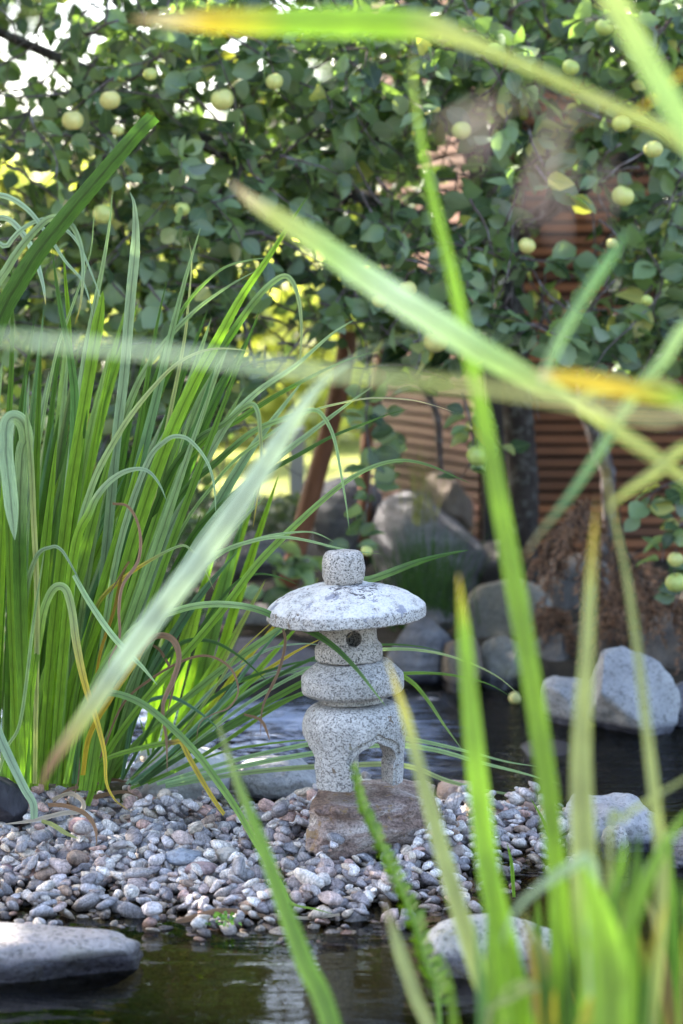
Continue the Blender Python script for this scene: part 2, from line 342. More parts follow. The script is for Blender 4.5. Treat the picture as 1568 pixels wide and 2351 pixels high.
def ico(sub):
    bm = bmesh.new(); bmesh.ops.create_icosphere(bm, subdivisions=sub, radius=1)
    v = np.array([tuple(q.co) for q in bm.verts]); f = np.array([[l.index for l in q.verts] for q in bm.faces]); bm.free(); return v, f
IV2, IF2 = ico(2)
GOFF = .076
def gravel_pile():
    tmpl = []
    for k in range(14):
        v = IV2.copy(); s = k * 7.3
        n = np.array([mn.noise(Vector(tuple(q * .9 + s))) for q in v]); v = v * (1 + .38 * n)[:, None]
        for _ in range(random.choice((3, 4, 5, 6))):
            a = rng.normal(size=3); a /= np.linalg.norm(a); h = rng.uniform(.42, .78); d = v @ a; m_ = d > h
            v[m_] -= ((d[m_] - h) * .88)[:, None] * a
        tmpl.append(v)
    res = .004; x0, x1, y0, y1 = -.92, .72, 3.15, 5.0
    H = np.zeros((int((y1 - y0) / res), int((x1 - x0) / res)))
    gx = x0 + (np.arange(H.shape[1]) + .5) * res; gy = y0 + (np.arange(H.shape[0]) + .5) * res
    XX, YY = np.meshgrid(gx, gy); H = island(XX, YY) - GOFF; H0 = island(XX, YY)
    V = []; n = 0
    def put(x, y, a, b, c, rot, tm):
        nonlocal n
        r = max(a, b); i0 = int((x - r - x0) / res); i1 = int((x + r - x0) / res) + 1; j0 = int((y - r - y0) / res); j1 = int((y + r - y0) / res) + 1
        if i0 < 1 or j0 < 1 or i1 >= H.shape[1] or j1 >= H.shape[0]: return
        sx = gx[i0:i1] - x; sy = gy[j0:j1] - y; U, W = np.meshgrid(sx, sy)
        cu = (U * math.cos(rot) + W * math.sin(rot)) / a; cw = (-U * math.sin(rot) + W * math.cos(rot)) / b
        q = 1 - cu ** 2 - cw ** 2; mk = q > 0
        if not mk.any(): return
        P_ = H[j0:j1, i0:i1]; base = np.percentile(P_[mk], 62); z = base + c * .62
        gy_, gx_ = np.gradient(P_, res); tx = float(np.clip(np.mean(gx_[mk]), -.5, .5)); ty = float(np.clip(np.mean(gy_[mk]), -.5, .5))
        P_[mk] = np.maximum(P_[mk], z + c * .8 * np.sqrt(q[mk]))
        v = tmpl[tm] * (a, b, c)
        rx = ty * .7 + random.gauss(0, .22); ry = -tx * .7 + random.gauss(0, .22)
        m_ = np.array(Matrix.Rotation(rx, 3, 'X') @ Matrix.Rotation(ry, 3, 'Y') @ Matrix.Rotation(rot, 3, 'Z'))
        V.append(v @ m_.T + (x, y, z)); n += 1
    sp = .0198; pts = []
    for layer in range(3):
        y = 3.2 + layer * .007
        while y < 4.95:
            x = -.88 + layer * .009
            while x < .66:
                px, py = x + random.uniform(-.009, .009), y + random.uniform(-.009, .009)
                hh = float(island(px, py)); x += sp
                if hh < -.055 or (hh < -.01 and random.random() < .35): continue
                if layer == 2 and random.random() < .6: continue
                pts.append((px, py, layer))
            y += sp * .9
    for px, py, l in pts:
        if -.31 < 0: pass
        s = random.choices((.0072, .0104, .0134, .0165, .022), (.16, .30, .32, .17, .05))[0] * random.uniform(.88, 1.12)
        put(px, py, s * random.uniform(.95, 1.4), s * random.uniform(.78, 1.0), s * random.uniform(.42, .74), random.uniform(0, 6.28), random.randrange(14))
    for _ in range(60):
        px, py = random.uniform(-1, .55), random.uniform(3.45, 4.4)
        if island(px, py) < .015: continue
        s = random.uniform(.018, .025); put(px, py, s * 1.25, s * .9, s * .6, random.uniform(0, 3), random.randrange(14))
    mk = H0 > .04; print('gravel excess', float(np.mean((H - H0)[mk])), len(V))
    V = np.array(V); k = len(V); F_ = (IF2[None] + (np.arange(k) * len(IV2))[:, None, None]).reshape(-1, 3)
    props(mesh('gravel', V.reshape(-1, 3), F_, mat_pebbles(), loc=(0, 4, .05)), 'rounded grey, bluish and pinkish pebbles heaped as an islet in the pond', 'gravel', kind='stuff')
    return H, gx, gy
GH, GXS, GYS = gravel_pile()
def ghz(x, y):
    i = int((x - GXS[0]) / .004); j = int((y - GYS[0]) / .004)
    if 0 <= i < GH.shape[1] and 0 <= j < GH.shape[0]: return float(GH[j, i])
    return float(terr(x, y))

# ------------------------------------------------------------------ boulders
IV5, IF5 = ico(5)
def rock(name, label, x0, x1, y0, y1, d, mat, thick=None, seed=0, rough=.16, cuts=5, sink=.25, flat=1.0, cat='rock', sq=2.4, fn=None, tilt=0, ysh=0, group=None):
    a = P((x0 + x1) / 2, (y0 + y1) / 2, d); wdt = (x1 - x0) / F * d / 2; hgt = (y1 - y0) / F * d / 2
    th = thick if thick else wdt * .8
    # visible height of a squat body seen at ~13 deg: h*cos + th*sin
    el = .1047 + ((y0 + y1) / 2 - 1175) / F; hz = max(hgt * .3, (hgt - th * math.sin(el) * .8)) / math.cos(el) 
    v = IV5.copy(); p = np.sign(v) * np.abs(v) ** (2 / sq); p /= np.maximum(1e-6, np.max(np.abs(p), axis=1))[:, None] ** .12; v = p
    rr = np.random.default_rng(seed + 100)
    for _ in range(cuts):
        n_ = rr.normal(size=3); n_ /= np.linalg.norm(n_); h = rr.uniform(.62, .88); dd = v @ n_; mk = dd > h
        v[mk] -= ((dd[mk] - h) * .9)[:, None] * n_
    off = Vector((seed * 3.1, seed * 1.7, 0))
    nz = np.array([mn.fractal(Vector(q) * 1.1 + off, .75, 2.0, 7) for q in v]); v = v * (1 + rough * nz)[:, None]
    mnv, mx = v.min(0), v.max(0); v = (v - (mnv + mx) / 2) / ((mx - mnv) / 2)
    bottom = a.z - hz; low = hz * sink
    v = v * (wdt, th, hz + low)
    if tilt: c_, s_ = math.cos(tilt), math.sin(tilt); v = v @ np.array([[c_, 0, s_], [0, 1, 0], [-s_, 0, c_]])
    v = v + (a.x, d + ysh, a.z - low)
    if fn: v = fn(v)
    return props(mesh(name, v, IF5, mat, loc=(a.x, d, v[:, 2].min())), label, cat, group)

GR_L = mat_rock('pale granite boulder', (.24, .24, .26), (.47, .46, .46), wet=.02)
GR_M = mat_rock('grey boulder', (.13, .13, .15), (.27, .26, .28), band=.5, wet=.03)
GR_W = mat_rock('white boulder', (.46, .43, .42), (.66, .65, .64), (.40, .30, .26), wet=.0, speck=.3)
GR_D = mat_rock('dark boulder', (.10, .09, .09), (.24, .215, .20), wet=.03)
GR_B = mat_rock('brown boulder', (.11, .08, .065), (.22, .18, .15), moss=.3, wet=.03)
GR_P = mat_rock('pink boulder', (.32, .21, .17), (.45, .36, .30), (.16, .10, .08), wet=.02)
GR_F = mat_rock('flat wet slab stone', (.24, .215, .22), (.42, .375, .35), (.34, .29, .18), wet=.034, moss=.35, speck=.7)
GR_R = mat_rock('speckled boulder', (.28, .27, .26), (.46, .44, .41), (.30, .28, .12), wet=.032, moss=.5, speck=.8)
GR_T = mat_rock('mossy boulder', (.18, .17, .155), (.31, .29, .26), (.12, .12, .05), moss=.5, wet=.03)
ruddy = M('lichened red gneiss'); _c = ruddy.co('Object')
_b = ruddy.noise(ruddy.mapping(_c, (9, 9, 30), (.2, .3, 0)), 1, 5, .65, .6); _f = ruddy.noise(_c, 190, 4, .8)
_k = ruddy.ramp(_b, [(.32, (.10, .065, .06)), (.45, (.29, .20, .165)), (.56, (.44, .35, .31)), (.7, (.60, .54, .50))])
_k = ruddy.mix(1.0, _k, ruddy.ramp(_f, [(.35, .35), (.55, 1.1), (.7, 1.5)]), 'MULTIPLY')
_k = ruddy.mix(ruddy.math('MULTIPLY', ruddy.ramp(ruddy.noise(_c, 30, 5, .7), [(.58, 0.0), (.62, 1.0)]), .7), _k, (.32, .20, .08))
RUDDY = ruddy.done(ruddy.pr(_k, .85, ruddy.bump(ruddy.noise(_c, 45, 6, .75), .9, .010, ruddy.bump(_f, .5, .002)), .3))

def flat_top(z, k=.25):
    def f_(v):
        v = v.copy(); m_ = v[:, 2] > z; v[m_, 2] = z + (v[m_, 2] - z) * k; return v
    return f_
BASEZ = .156
def fbase(v):
    v = v.copy(); m_ = v[:, 2] > BASEZ - .004; v[m_, 2] = BASEZ - .004 + (v[m_, 2] - BASEZ + .004) * .12; return v
rock('base_stone', 'rough reddish brown rock carrying the stone lantern', 700, 1012, 1778, 1932, 3.925, RUDDY, .14, 3, .20, 3, .5, fn=fbase, sq=7)
rock('boulder', 'smooth whitish boulder behind the gravel, left of the pale speckled one', 300, 535, 1690, 1835, 4.40, GR_W, .09, 5, .08, 2)
rock('boulder', 'pale grey speckled boulder half sunk behind the gravel, just left of the lantern foot', 543, 748, 1720, 1835, 4.42, GR_L, .10, 8, .08, 3)
rock('stone', 'small reddish stone at the back edge of the gravel right of the lantern', 1000, 1105, 1783, 1850, 4.35, GR_P, .05, 12, .10, 3, cat='stone')
rock('angular_rock', 'angular pinkish brown rock with a flat face at the right end of the gravel', 1140, 1252, 1818, 1905, 4.25, GR_P, .06, 14, .08, 10, tilt=.35, sq=3)
rock('angular_rock', 'tan wedge shaped rock leaning on the pinkish angular rock', 1200, 1310, 1845, 1945, 4.17, mat_rock('tan rock', (.26, .22, .19), (.40, .36, .31), (.2, .17, .08)), .06, 19, .08, 10, tilt=-.3, sq=3)
rock('boulder', 'large pale lumpy boulder standing in the water at the right end of the gravel', 1270, 1530, 1800, 1990, 4.08, GR_L, .11, 22, .16, 9)
rock('stone', 'yellowish speckled upright stone against the large pale boulder at the waterline', 1378, 1445, 1885, 2000, 3.93, GR_R, .035, 25, .10, 2, cat='stone')
rock('stone', 'small yellow green stone left of the large pale boulder', 1296, 1345, 1900, 1975, 3.95, GR_R, .03, 27, .10, 2, cat='stone')
rock('boulder', 'pale boulder cut by the right edge of the photo beside the large lumpy one', 1485, 1700, 1880, 2015, 3.98, GR_R, .12, 29, .12, 4)
rock('flat_stone', 'broad flat grey slab lying in the water at the bottom left, wet along its foot', -360, 336, 2098, 2228, 3.28, GR_F, .075, 33, .08, 7, 1.2, sq=2.5, fn=flat_top(.056, .5))
rock('round_stone', 'rounded speckled stone with dark wet foot in front of the gravel', 962, 1318, 2072, 2226, 3.30, GR_R, .085, 36, .06, 4, 1.0, sq=2.2)
rock('boulder', 'big light grey angular boulder on the far right bank', 1345, 1560, 1470, 1705, 5.15, GR_L, .13, 43, .10, 14, .2, tilt=-.25)
rock('boulder', 'squarish grey boulder left of the big light angular one', 1235, 1365, 1543, 1680, 5.22, GR_L, .09, 44, .08, 5, .2)
rock('boulder', 'dark grey rounded boulder at the right edge of the far bank', 1505, 1680, 1540, 1665, 5.25, GR_M, .12, 47, .08, 4, .2)
rock('boulder', 'dome shaped grey brown boulder in the middle of the bank', 1062, 1272, 1316, 1500, 6.35, GR_T, .16, 50, .06, 3)
rock('boulder', 'banded grey slab boulder just right of the lantern chamber', 868, 1052, 1402, 1592, 5.85, GR_M, .15, 53, .10, 9, .2, tilt=.2)
rock('boulder', 'reddish brown boulder by the stream below the dome shaped one', 1012, 1110, 1440, 1615, 5.7, GR_B, .12, 56, .08, 4, .2)
rock('boulder', 'grey brown boulder on the stream side, right of the reddish one', 1090, 1215, 1445, 1610, 5.75, GR_T, .13, 59, .10, 6, .2)
rock('boulder', 'dark stone wedged behind the squarish grey boulder', 1190, 1345, 1430, 1600, 5.95, GR_D, .14, 62, .10, 6, .2)
rock('boulder', 'dull brown stone beneath the withered shrub', 1270, 1420, 1400, 1560, 6.0, GR_B, .14, 65, .10, 6, .2)
rock('boulder', 'largest grey rounded boulder behind the lantern finial', 845, 1112, 1112, 1370, 6.9, GR_M, .26, 68, .07, 5, .2)
rock('boulder', 'brownish boulder above right of the largest grey one', 955, 1085, 1072, 1215, 7.12, GR_B, .13, 71, .10, 5)
rock('boulder', 'grey lavender boulder left of the largest grey one, behind the stake', 715, 885, 1085, 1290, 7.1, GR_M, .18, 74, .08, 5)
rock('boulder', 'small boulder wedged at the foot of the largest one', 930, 1045, 1375, 1450, 6.2, GR_D, .10, 77, .10, 5)
rock('boulder', 'low grey boulder left of the brown stake foot', 505, 672, 1200, 1330, 6.7, GR_M, .2, 80, .08, 4, sq=3)
rock('ledge_stone', 'upper flat ledge stone behind the grass on the far left bank', 380, 705, 1372, 1440, 6.15, GR_D, .22, 83, .06, 6, sq=3.5, cat='stone')
rock('ledge_stone', 'lower flat reddish ledge stone above the stream on the left bank', 430, 735, 1455, 1590, 5.75, mat_rock('ledge stone', (.16, .13, .14), (.30, .25, .25), band=.5), .2, 86, .06, 8, sq=3.2, cat='stone')
rock('ledge_stone', 'flat ledge stone deep in the shade behind the big grass clump', 180, 450, 1480, 1620, 5.7, GR_D, .2, 89, .06, 6, sq=3.2, cat='stone')
rock('boulder', 'dark boulder in the shade at the foot of the slatted wall', 1080, 1230, 1230, 1360, 6.9, GR_D, .15, 92, .1, 6)
rock('boulder', 'shaded boulder behind the withered shrub by the slatted wall', 1230, 1420, 1260, 1420, 6.75, GR_D, .15, 95, .1, 6)
rock('boulder', 'dark boulder at the far right under the low apple sprays', 1440, 1700, 1380, 1560, 5.9, GR_D, .2, 98, .1, 6)
rock('boulder', 'submerged dark boulder between the gravel and the far right bank', 1180, 1330, 1690, 1760, 4.9, GR_D, .12, 101, .1, 4, .8)
rock('charred_stump', 'blackened weathered stump at the left edge of the gravel', -60, 64, 1762, 1880, 4.02, mat_simple('charred wood', (.012, .012, .018), (.07, .065, .08), 40, .7, .004, map=(1, 1, .3)), .05, 104, .12, 8, .4, cat='stump', sq=3.4)

# distinctive pebbles lying on the gravel
def pebble(label, x, y, wpx, hpx, col, col2, seed, band=.3):
    g = G(x, y + hpx * .35, .07); z = ghz(g.x, g.y)
    g = G(x, y + hpx * .35, z)
    m = mat_rock('single pebble %d' % seed, col, col2, tuple(c * .6 for c in col), scale=4, wet=-1, band=band)
    v = IV5.copy(); rr = np.random.default_rng(seed)
    for _ in range(4):
        n_ = rr.normal(size=3); n_ /= np.linalg.norm(n_); dd = v @ n_; mk = dd > .78; v[mk] -= ((dd[mk] - .78) * .8)[:, None] * n_
    nz = np.array([mn.fractal(Vector(q) * 1.2 + Vector((seed, 0, 0)), .9, 2.0, 4) for q in v]); v = v * (1 + .09 * nz)[:, None]
    a = wpx / F * g.y / 2; c = hpx / F * g.y / 2 * .9
    v = v * (a, a * .8, c) + (g.x, g.y, z + c * .55)
    props(mesh('pebble', v, IF5, m, loc=(g.x, g.y, z)), label, 'pebble')
pebble('largest bluish grey oval pebble with fine stripes, middle of the gravel', 420, 1962, 88, 44, (.28, .31, .38), (.44, .46, .50), 1, .8)
pebble('blocky rose pink pebble near the water in front of the gravel', 570, 2040, 52, 54, (.42, .20, .20), (.55, .36, .34), 2)
pebble('cream rounded pebble in the middle of the gravel', 522, 1960, 58, 46, (.50, .44, .38), (.60, .54, .48), 3)
pebble('dull red pebble at the left of the gravel', 186, 1890, 58, 50, (.30, .17, .17), (.42, .30, .30), 4)
pebble('rusty pink flat pebble right of the striped oval one', 462, 1990, 76, 34, (.34, .23, .22), (.42, .32, .31), 5)
pebble('smooth beige pebble right of the lantern base stone', 1050, 1952, 50, 42, (.44, .34, .28), (.52, .42, .36), 6, 0)
pebble('pink pebble at the left edge of the gravel', 10, 1998, 54, 46, (.40, .24, .25), (.50, .36, .36), 7)
pebble('tan speckled long pebble above the wet edge on the left', 240, 2012, 78, 42, (.36, .33, .28), (.52, .49, .44), 8)

# ------------------------------------------------------------------ the stone lantern
def lathe(prof, n=96):
    v = []; f = []
    k = len(prof)
    for j, (r, z) in enumerate(prof):
        for i in range(n):
            t = 2 * math.pi * i / n; v.append((r * math.cos(t), r * math.sin(t), z))
    for j in range(k - 1):
        for i in range(n):
            a = j * n + i; b = j * n + (i + 1) % n; f.append((a, b, b + n, a + n))
    f.append(tuple(range(n - 1, -1, -1))); f.append(tuple((k - 1) * n + i for i in range(n)))
    return v, f
def smooth_prof(p, it=3, keep=()):
    for _ in range(it):
        q = [p[0]]
        for a, b in zip(p, p[1:]):
            q.append((a[0] * .75 + b[0] * .25, a[1] * .75 + b[1] * .25)); q.append((a[0] * .25 + b[0] * .75, a[1] * .25 + b[1] * .75))
        q.append(p[-1]); p = q
    return p
def tmp(name, v, f):
    me = bpy.data.meshes.new(name); me.from_pydata([tuple(q) for q in v], [], f); me.update()
    bm = bmesh.new(); bm.from_mesh(me); bmesh.ops.recalc_face_normals(bm, faces=bm.faces); bm.to_mesh(me); bm.free()
    o = bpy.data.objects.new(name, me); C.objects.link(o); return o
def boolean(a, b, op='DIFFERENCE', kill=True):
    m = a.modifiers.new('b', 'BOOLEAN'); m.operation = op; m.object = b; m.solver = 'EXACT'
    dg = bpy.context.evaluated_depsgraph_get(); dg.update()
    me = bpy.data.meshes.new_from_object(a.evaluated_get(dg)); a.modifiers.clear(); old = a.data; a.data = me; bpy.data.meshes.remove(old)
    if kill: bpy.data.objects.remove(b)
    return a
def remesh(a, vox):
    m = a.modifiers.new('r', 'REMESH'); m.mode = 'VOXEL'; m.voxel_size = vox; m.use_smooth_shade = True
    dg = bpy.context.evaluated_depsgraph_get(); dg.update()
    me = bpy.data.meshes.new_from_object(a.evaluated_get(dg)); a.modifiers.clear(); a.data = me; return a
L0 = P(819, 1811, 3.90)
lan = empty('stone_lantern', (L0.x, L0.y, BASEZ), 'small grey granite lantern with domed round roof, standing on a reddish rock', 'stone lantern')
LEAN = R(-2.2)
LM = Matrix.Rotation(LEAN, 3, 'Y')
def place_part(o, name, z, mat, noise_a=.0012, dx=0.0, chips=0.0):
    me = o.data; k = len(me.vertices); v = np.zeros(k * 3, dtype=np.float32); me.vertices.foreach_get('co', v); v = v.reshape(-1, 3)
    out = np.empty_like(v)
    for i in range(k):
        q = Vector(v[i]); w_ = q + Vector((0, 0, z * 3))
        n_ = mn.noise_vector(w_ * 45) * noise_a + mn.noise_vector(w_ * 140) * noise_a * .5 + mn.noise_vector(w_ * 12) * noise_a * 1.6
        q = q + n_; q = LM @ (q + Vector((dx, 0, z))); out[i] = q
    me.vertices.foreach_set('co', out.ravel()); me.update()
    me.polygons.foreach_set('use_smooth', [True] * len(me.polygons))
    me.materials.clear(); me.materials.append(mat); o.name = name; o.parent = lan; return o
GRA = mat_granite('granite', (.43, .415, .40), (.115, .11, .105))
GRA_ROOF = mat_granite('lichened roof granite', (.48, .465, .45), (.10, .09, .09), lichen=2)
GRA_LEG = mat_granite('stained granite', (.46, .445, .43), (.13, .12, .12), lichen=1)
GRA_CH = mat_granite('weathered granite', (.42, .39, .36), (.07, .065, .06), lichen=3)
# base with three legs: arches open at 25, 145 and 265 degrees right of the camera
def azv(deg): a = R(deg); return Vector((math.sin(a), -math.cos(a), 0))
outer = smooth_prof([(.0, .149), (.068, .149), (.078, .145), (.090, .134), (.0965, .116), (.0965, .098), (.093, .075), (.089, .04), (.086, .0)], 2)
inner_off = smooth_prof([(.0, .140), (.064, .140), (.074, .137), (.086, .127), (.0915, .112), (.0915, .096), (.088, .073), (.084, .04), (.081, .0)], 2)
body = tmp('legs_base', *lathe(outer[1:]))
def arch_shape(w_, top, cusp, n=10):
    pts = [(-w_ * .86, -.02), (-w_ * .88, top * .45)]
    for i in range(n + 1):
        t = i / n; a = math.pi * (1 - t)
        x = math.cos(a) * w_; y = top * .60 + math.sin(a) * top * .40
        y += cusp * max(0, 1 - abs(x) / (w_ * .30)) ** 1.6
        pts.append((x, y))
    pts += [(w_ * .88, top * .45), (w_ * .86, -.02)]
    return pts
def arch_prism(deg, w_, top, cusp, r0=.0, r1=.2, z0=0):
    d = azv(deg); s = Vector((-d.y, d.x, 0)); sh = arch_shape(w_, top, cusp)
    v = [d * r0 + s * x + Vector((0, 0, y + z0)) for x, y in sh] + [d * r1 + s * x * 1.12 + Vector((0, 0, y + z0)) for x, y in sh]
    n = len(sh); f = [tuple(range(n)), tuple(range(2 * n - 1, n - 1, -1))] + [(i, i + n, (i + 1) % n + n, (i + 1) % n) for i in range(n)]
    return tmp('cut', v, f)
AZ = (27, 147, 267)
for a in AZ:
    c = arch_prism(a, .0535, .096, .010, .03)
    boolean(c, tmp('io', *lathe(inner_off[1:])))
    boolean(body, c)
for a in AZ: boolean(body, arch_prism(a, .044, .083, .007, .013 + a * 1e-5, z0=-.001 - a * 1e-5))
cav = smooth_prof([(.0011, .0884), (.03, .086), (.046, .075), (.0473, .04), (.0473, -.037)], 2)
boolean(body, tmp('cav', *lathe(cav[::-1])))
remesh(body, .0013)
place_part(body, 'legs_base', 0, GRA_LEG)
zz = .149
def lathe_part(name, prof, z, mat, it=2, dx=0, vox=.0018, amp=.0012):
    return place_part(remesh(tmp(name, *lathe(smooth_prof(prof, it)[0:])), vox), name, z, mat, amp, dx)
lathe_part('platform', [(.001, -.001), (.057, -.001), (.0585, .004), (.0595, .011), (.066, .0125), (.082, .0145), (.0935, .021), (.0955, .026), (.0958, .050), (.0935, .055), (.078, .068), (.066, .0775), (.063, .079), (.001, .079)], zz + .001, GRA, 2, -.001); zz += .079
ch = tmp('light_chamber', *lathe(smooth_prof([(.001, 0), (.060, 0), (.0628, .003), (.0632, .022), (.061, .028), (.055, .033), (.0535, .045), (.054, .062), (.0565, .072), (.0625, .077), (.0635, .088), (.001, .088)], 2)))
def cyl(deg, z, r, r0, r1, n=32):
    d = azv(deg); s = Vector((-d.y, d.x, 0)); v = []
    for rr_ in (r0, r1): v += [d * rr_ + s * r * math.cos(t * 2 * math.pi / n) + Vector((0, 0, z + r * math.sin(t * 2 * math.pi / n))) for t in range(n)]
    return tmp('c', v, [tuple(range(n)), tuple(range(2 * n - 1, n - 1, -1))] + [(i, (i + 1) % n, (i + 1) % n + n, i + n) for i in range(n)])
for a in (10, 100): boolean(ch, cyl(a, .047, .0148, -.2, .2))
boolean(ch, tmp('hol', *lathe([(.041, .012), (.041, .078)])))
place_part(remesh(ch, .0015), 'light_chamber', zz + .001, GRA_CH, .001, -.005); zz += .079
roof = lathe_part('roof', [(.001, 0), (.143, 0), (.1474, .0006), (.1480, .003), (.1480, .0195), (.1472, .0222), (.138, .0315), (.122, .0415), (.098, .0525), (.070, .0605), (.045, .0645), (.001, .066)], zz, GRA_ROOF, 2, -.0085, .002, .0018); zz += .0645
lathe_part('finial', [(.001, 0), (.030, 0), (.0345, .003), (.0385, .012), (.0398, .030), (.0385, .048), (.034, .0575), (.024, .0615), (.001, .062)], zz, GRA_CH, 2, -.0095)
# ------------------------------------------------------------------ iris leaves
PAL = dict(G=(.165, .300, .035), D=(.052, .125, .020), B=(.24, .34, .20), L=(.24, .36, .15), Y=(.52, .38, .03), T=(.27, .165, .095),
           K=(.09, .05, .03), H=(.20, .36, .035), W=(.48, .40, .30), P=(.33, .37, .14), E=(.09, .20, .09), A=(.36, .47, .37))
def crs(p, n):
    p = [2 * p[0] - p[1]] + list(p) + [2 * p[-1] - p[-2]]; out = []
    seg = len(p) - 3
    for i in range(n):
        t = i / (n - 1) * seg; k = min(int(t), seg - 1); t -= k; a, b, c, d = p[k:k + 4]
        out.append(.5 * ((2 * b) + (c - a) * t + (2 * a - 5 * b + 4 * c - d) * t * t + (3 * b - a - 3 * c + d) * t ** 3))
    return out
CAMV = Vector((0, 0, CAMH))
def blade(parent, pts, wpx, col, d, taper=.38, twist=(0, 0), cut=False, fold=.22, name='leaf', mat=None, n=34, label=None, curl=0.0, base=.8, wk=None):
    """leaf from tip to base through picture positions pts; d = distance at tip and base"""
    dt, db = d if isinstance(d, tuple) else (d, d)
    L = [0]
    for a, b in zip(pts, pts[1:]): L.append(L[-1] + math.hypot(a[0] - b[0], a[1] - b[1]))
    Q = [P(x, y, dt + (db - dt) * l / L[-1]) for (x, y), l in zip(pts, L)]
    S = crs(Q, n); dm = (dt + db) / 2; wd = wpx / F * dm / 2; V = []; UV = []; CO = []
    cl = col if isinstance(col, list) else [(0, col), (1, col)]
    cl = [(s, PAL[c] if isinstance(c, str) else c) for s, c in cl]; vr = random.uniform(.86, 1.14); ph = random.uniform(0, 9)
    length = sum((S[i + 1] - S[i]).length for i in range(n - 1))
    # even parameter along the true length
    acc = 0
    for i in range(n):
        s = acc / length
        if i < n - 1: acc += (S[i + 1] - S[i]).length
        t = (S[min(i + 1, n - 1)] - S[max(i - 1, 0)]).normalized(); view = (S[i] - CAMV).normalized()
        side = t.cross(view)
        if side.length < 1e-4: side = Vector((1, 0, 0))
        side.normalize(); tw = twist[0] + (twist[1] - twist[0]) * s
        side = Matrix.Rotation(tw, 3, t) @ side; nrm = side.cross(t).normalized()
        wv = 1.0 if cut else min(1, max(0, s / taper)) ** .7
        if cut: wv = min(1, .75 + s)
        if wk: wv = float(np.interp(i / (n - 1) * (len(pts) - 1), range(len(pts)), wk))
        wv *= 1 - (1 - base) * sstep(.6, 1, s)
        hw = wd * max(wv, .03) * (1 + .06 * math.sin(s * 40 + ph) * (name != 'leaf'))
        for u in (-1, -.5, 0, .5, 1):
            off = nrm * hw * (fold * abs(u) + curl * u * abs(u) + .03 * math.sin(s * 60 + u * 3 + ph))
            jag = t * ((-.35 * hw * (u > -.2)) if (cut and i == 0) else 0)
            V.append(S[i] + side * hw * u + off + jag); UV.append(((u + 1) / 2, s * length / .02 * .1 + ph))
        c = np.array([np.interp(s, [a for a, _ in cl], [b[k] for _, b in cl]) for k in range(3)]) * vr
        for u in (-1, -.5, 0, .5, 1): CO.append(c * (1.25 if abs(u) == 1 else (.88 if u == 0 else 1)))
    f = np.array([(i * 5 + j, i * 5 + j + 1, i * 5 + j + 6, i * 5 + j + 5) for i in range(n - 1) for j in range(4)])
    if mat is None:
        codes = [q[1] for q in col] if isinstance(col, list) else [col]
        mat = WAXY if sum(1 for q in codes if isinstance(q, str) and q in 'BALPE') * 2 > len(codes) else BLADE
    o = mesh(name, [tuple(q) for q in V], f, mat, parent=parent, col=np.array(CO), uv=UV)
    if label: o['label'] = label
    return o

g = G(120, 1850, .05); IR = empty('iris_clump', (g.x, 4.15, .04), 'tall dense clump of green sword leaved iris rising from the left end of the gravel', 'water plant')
def b(pts, w, c, d=(4.0, 4.2), **k): return blade(IR, pts, w * .84, c, d, **k)
b([(350, 270), (322, 298), (250, 382), (150, 500), (60, 620), (-20, 790), (-60, 1100), (-40, 1880)], 50, 'D', (3.75, 4.05), cut=True, fold=.12, n=50, label='broad dark leaf with a broken tip')
b([(172, 745), (186, 690), (190, 590), (168, 522), (128, 498), (85, 525), (20, 610), (-30, 740), (-50, 1200), (-30, 1850)], 30, [(0, 'Y'), (.06, 'B'), (.3, 'B'), (.45, 'D'), (1, 'D')], (3.8, 4.05), n=60)
b([(238, 705), (215, 640), (180, 560), (140, 520), (90, 505), (20, 560), (-30, 700), (-20, 1850)], 20, [(0, 'B'), (1, 'B')], (3.95, 4.2), n=44)
b([(215, 728), (192, 650), (150, 600), (110, 540), (60, 478), (0, 448), (-60, 470), (-90, 900), (-40, 1850)], 24, 'B', (3.95, 4.2), n=44)
b([(105, 700), (98, 650), (80, 590), (55, 540), (10, 500), (-50, 520)], 16, [(0, 'Y'), (.1, 'B'), (1, 'B')], (3.9, 4.1))
b([(298, 440), (309, 475), (311, 560), (300, 680), (285, 860), (268, 1000), (250, 1200), (225, 1450), (190, 1790)], 27, 'B', (4.02, 4.22), taper=.1, fold=.08)
b([(258, 438), (252, 510), (236, 610), (214, 720), (190, 860), (150, 1200), (110, 1790)], 24, [(0, 'L'), (.5, 'B'), (1, 'G')], (3.95, 4.2))
b([(218, 470), (214, 520), (205, 590), (160, 720), (120, 850), (60, 1200)], 8, 'L', (4.0, 4.2))
b([(120, 572), (128, 640), (143, 730), (163, 830), (172, 960), (160, 1300), (130, 1800)], 30, [(0, 'D'), (.5, 'E'), (1, 'G')], (3.9, 4.15))
b([(236, 668), (232, 700), (215, 800), (190, 950), (158, 1150), (120, 1480), (95, 1800)], 32, [(0, 'G'), (1, 'H')], (3.82, 4.12), taper=.06)
b([(25, 577), (28, 700), (26, 850), (18, 1050), (25, 1400), (40, 1820)], 20, [(0, 'D'), (1, 'G')], (3.9, 4.1))
b([(146, 572), (150, 640), (158, 740), (165, 900)], 12, 'G', (4.05, 4.2))
b([(460, 524), (446, 570), (420, 660), (392, 770), (362, 900), (300, 1150), (235, 1450), (180, 1800)], 28, [(0, 'L'), (.5, 'E'), (1, 'G')], (3.95, 4.2))
b([(385, 638), (370, 700), (350, 800), (330, 920), (285, 1180), (230, 1500), (190, 1800)], 20, [(0, 'D'), (1, 'G')], (4.0, 4.2))
b([(432, 545), (440, 600), (432, 700), (420, 800), (380, 1000), (300, 1400), (220, 1800)], 14, 'P', (4.1, 4.3))
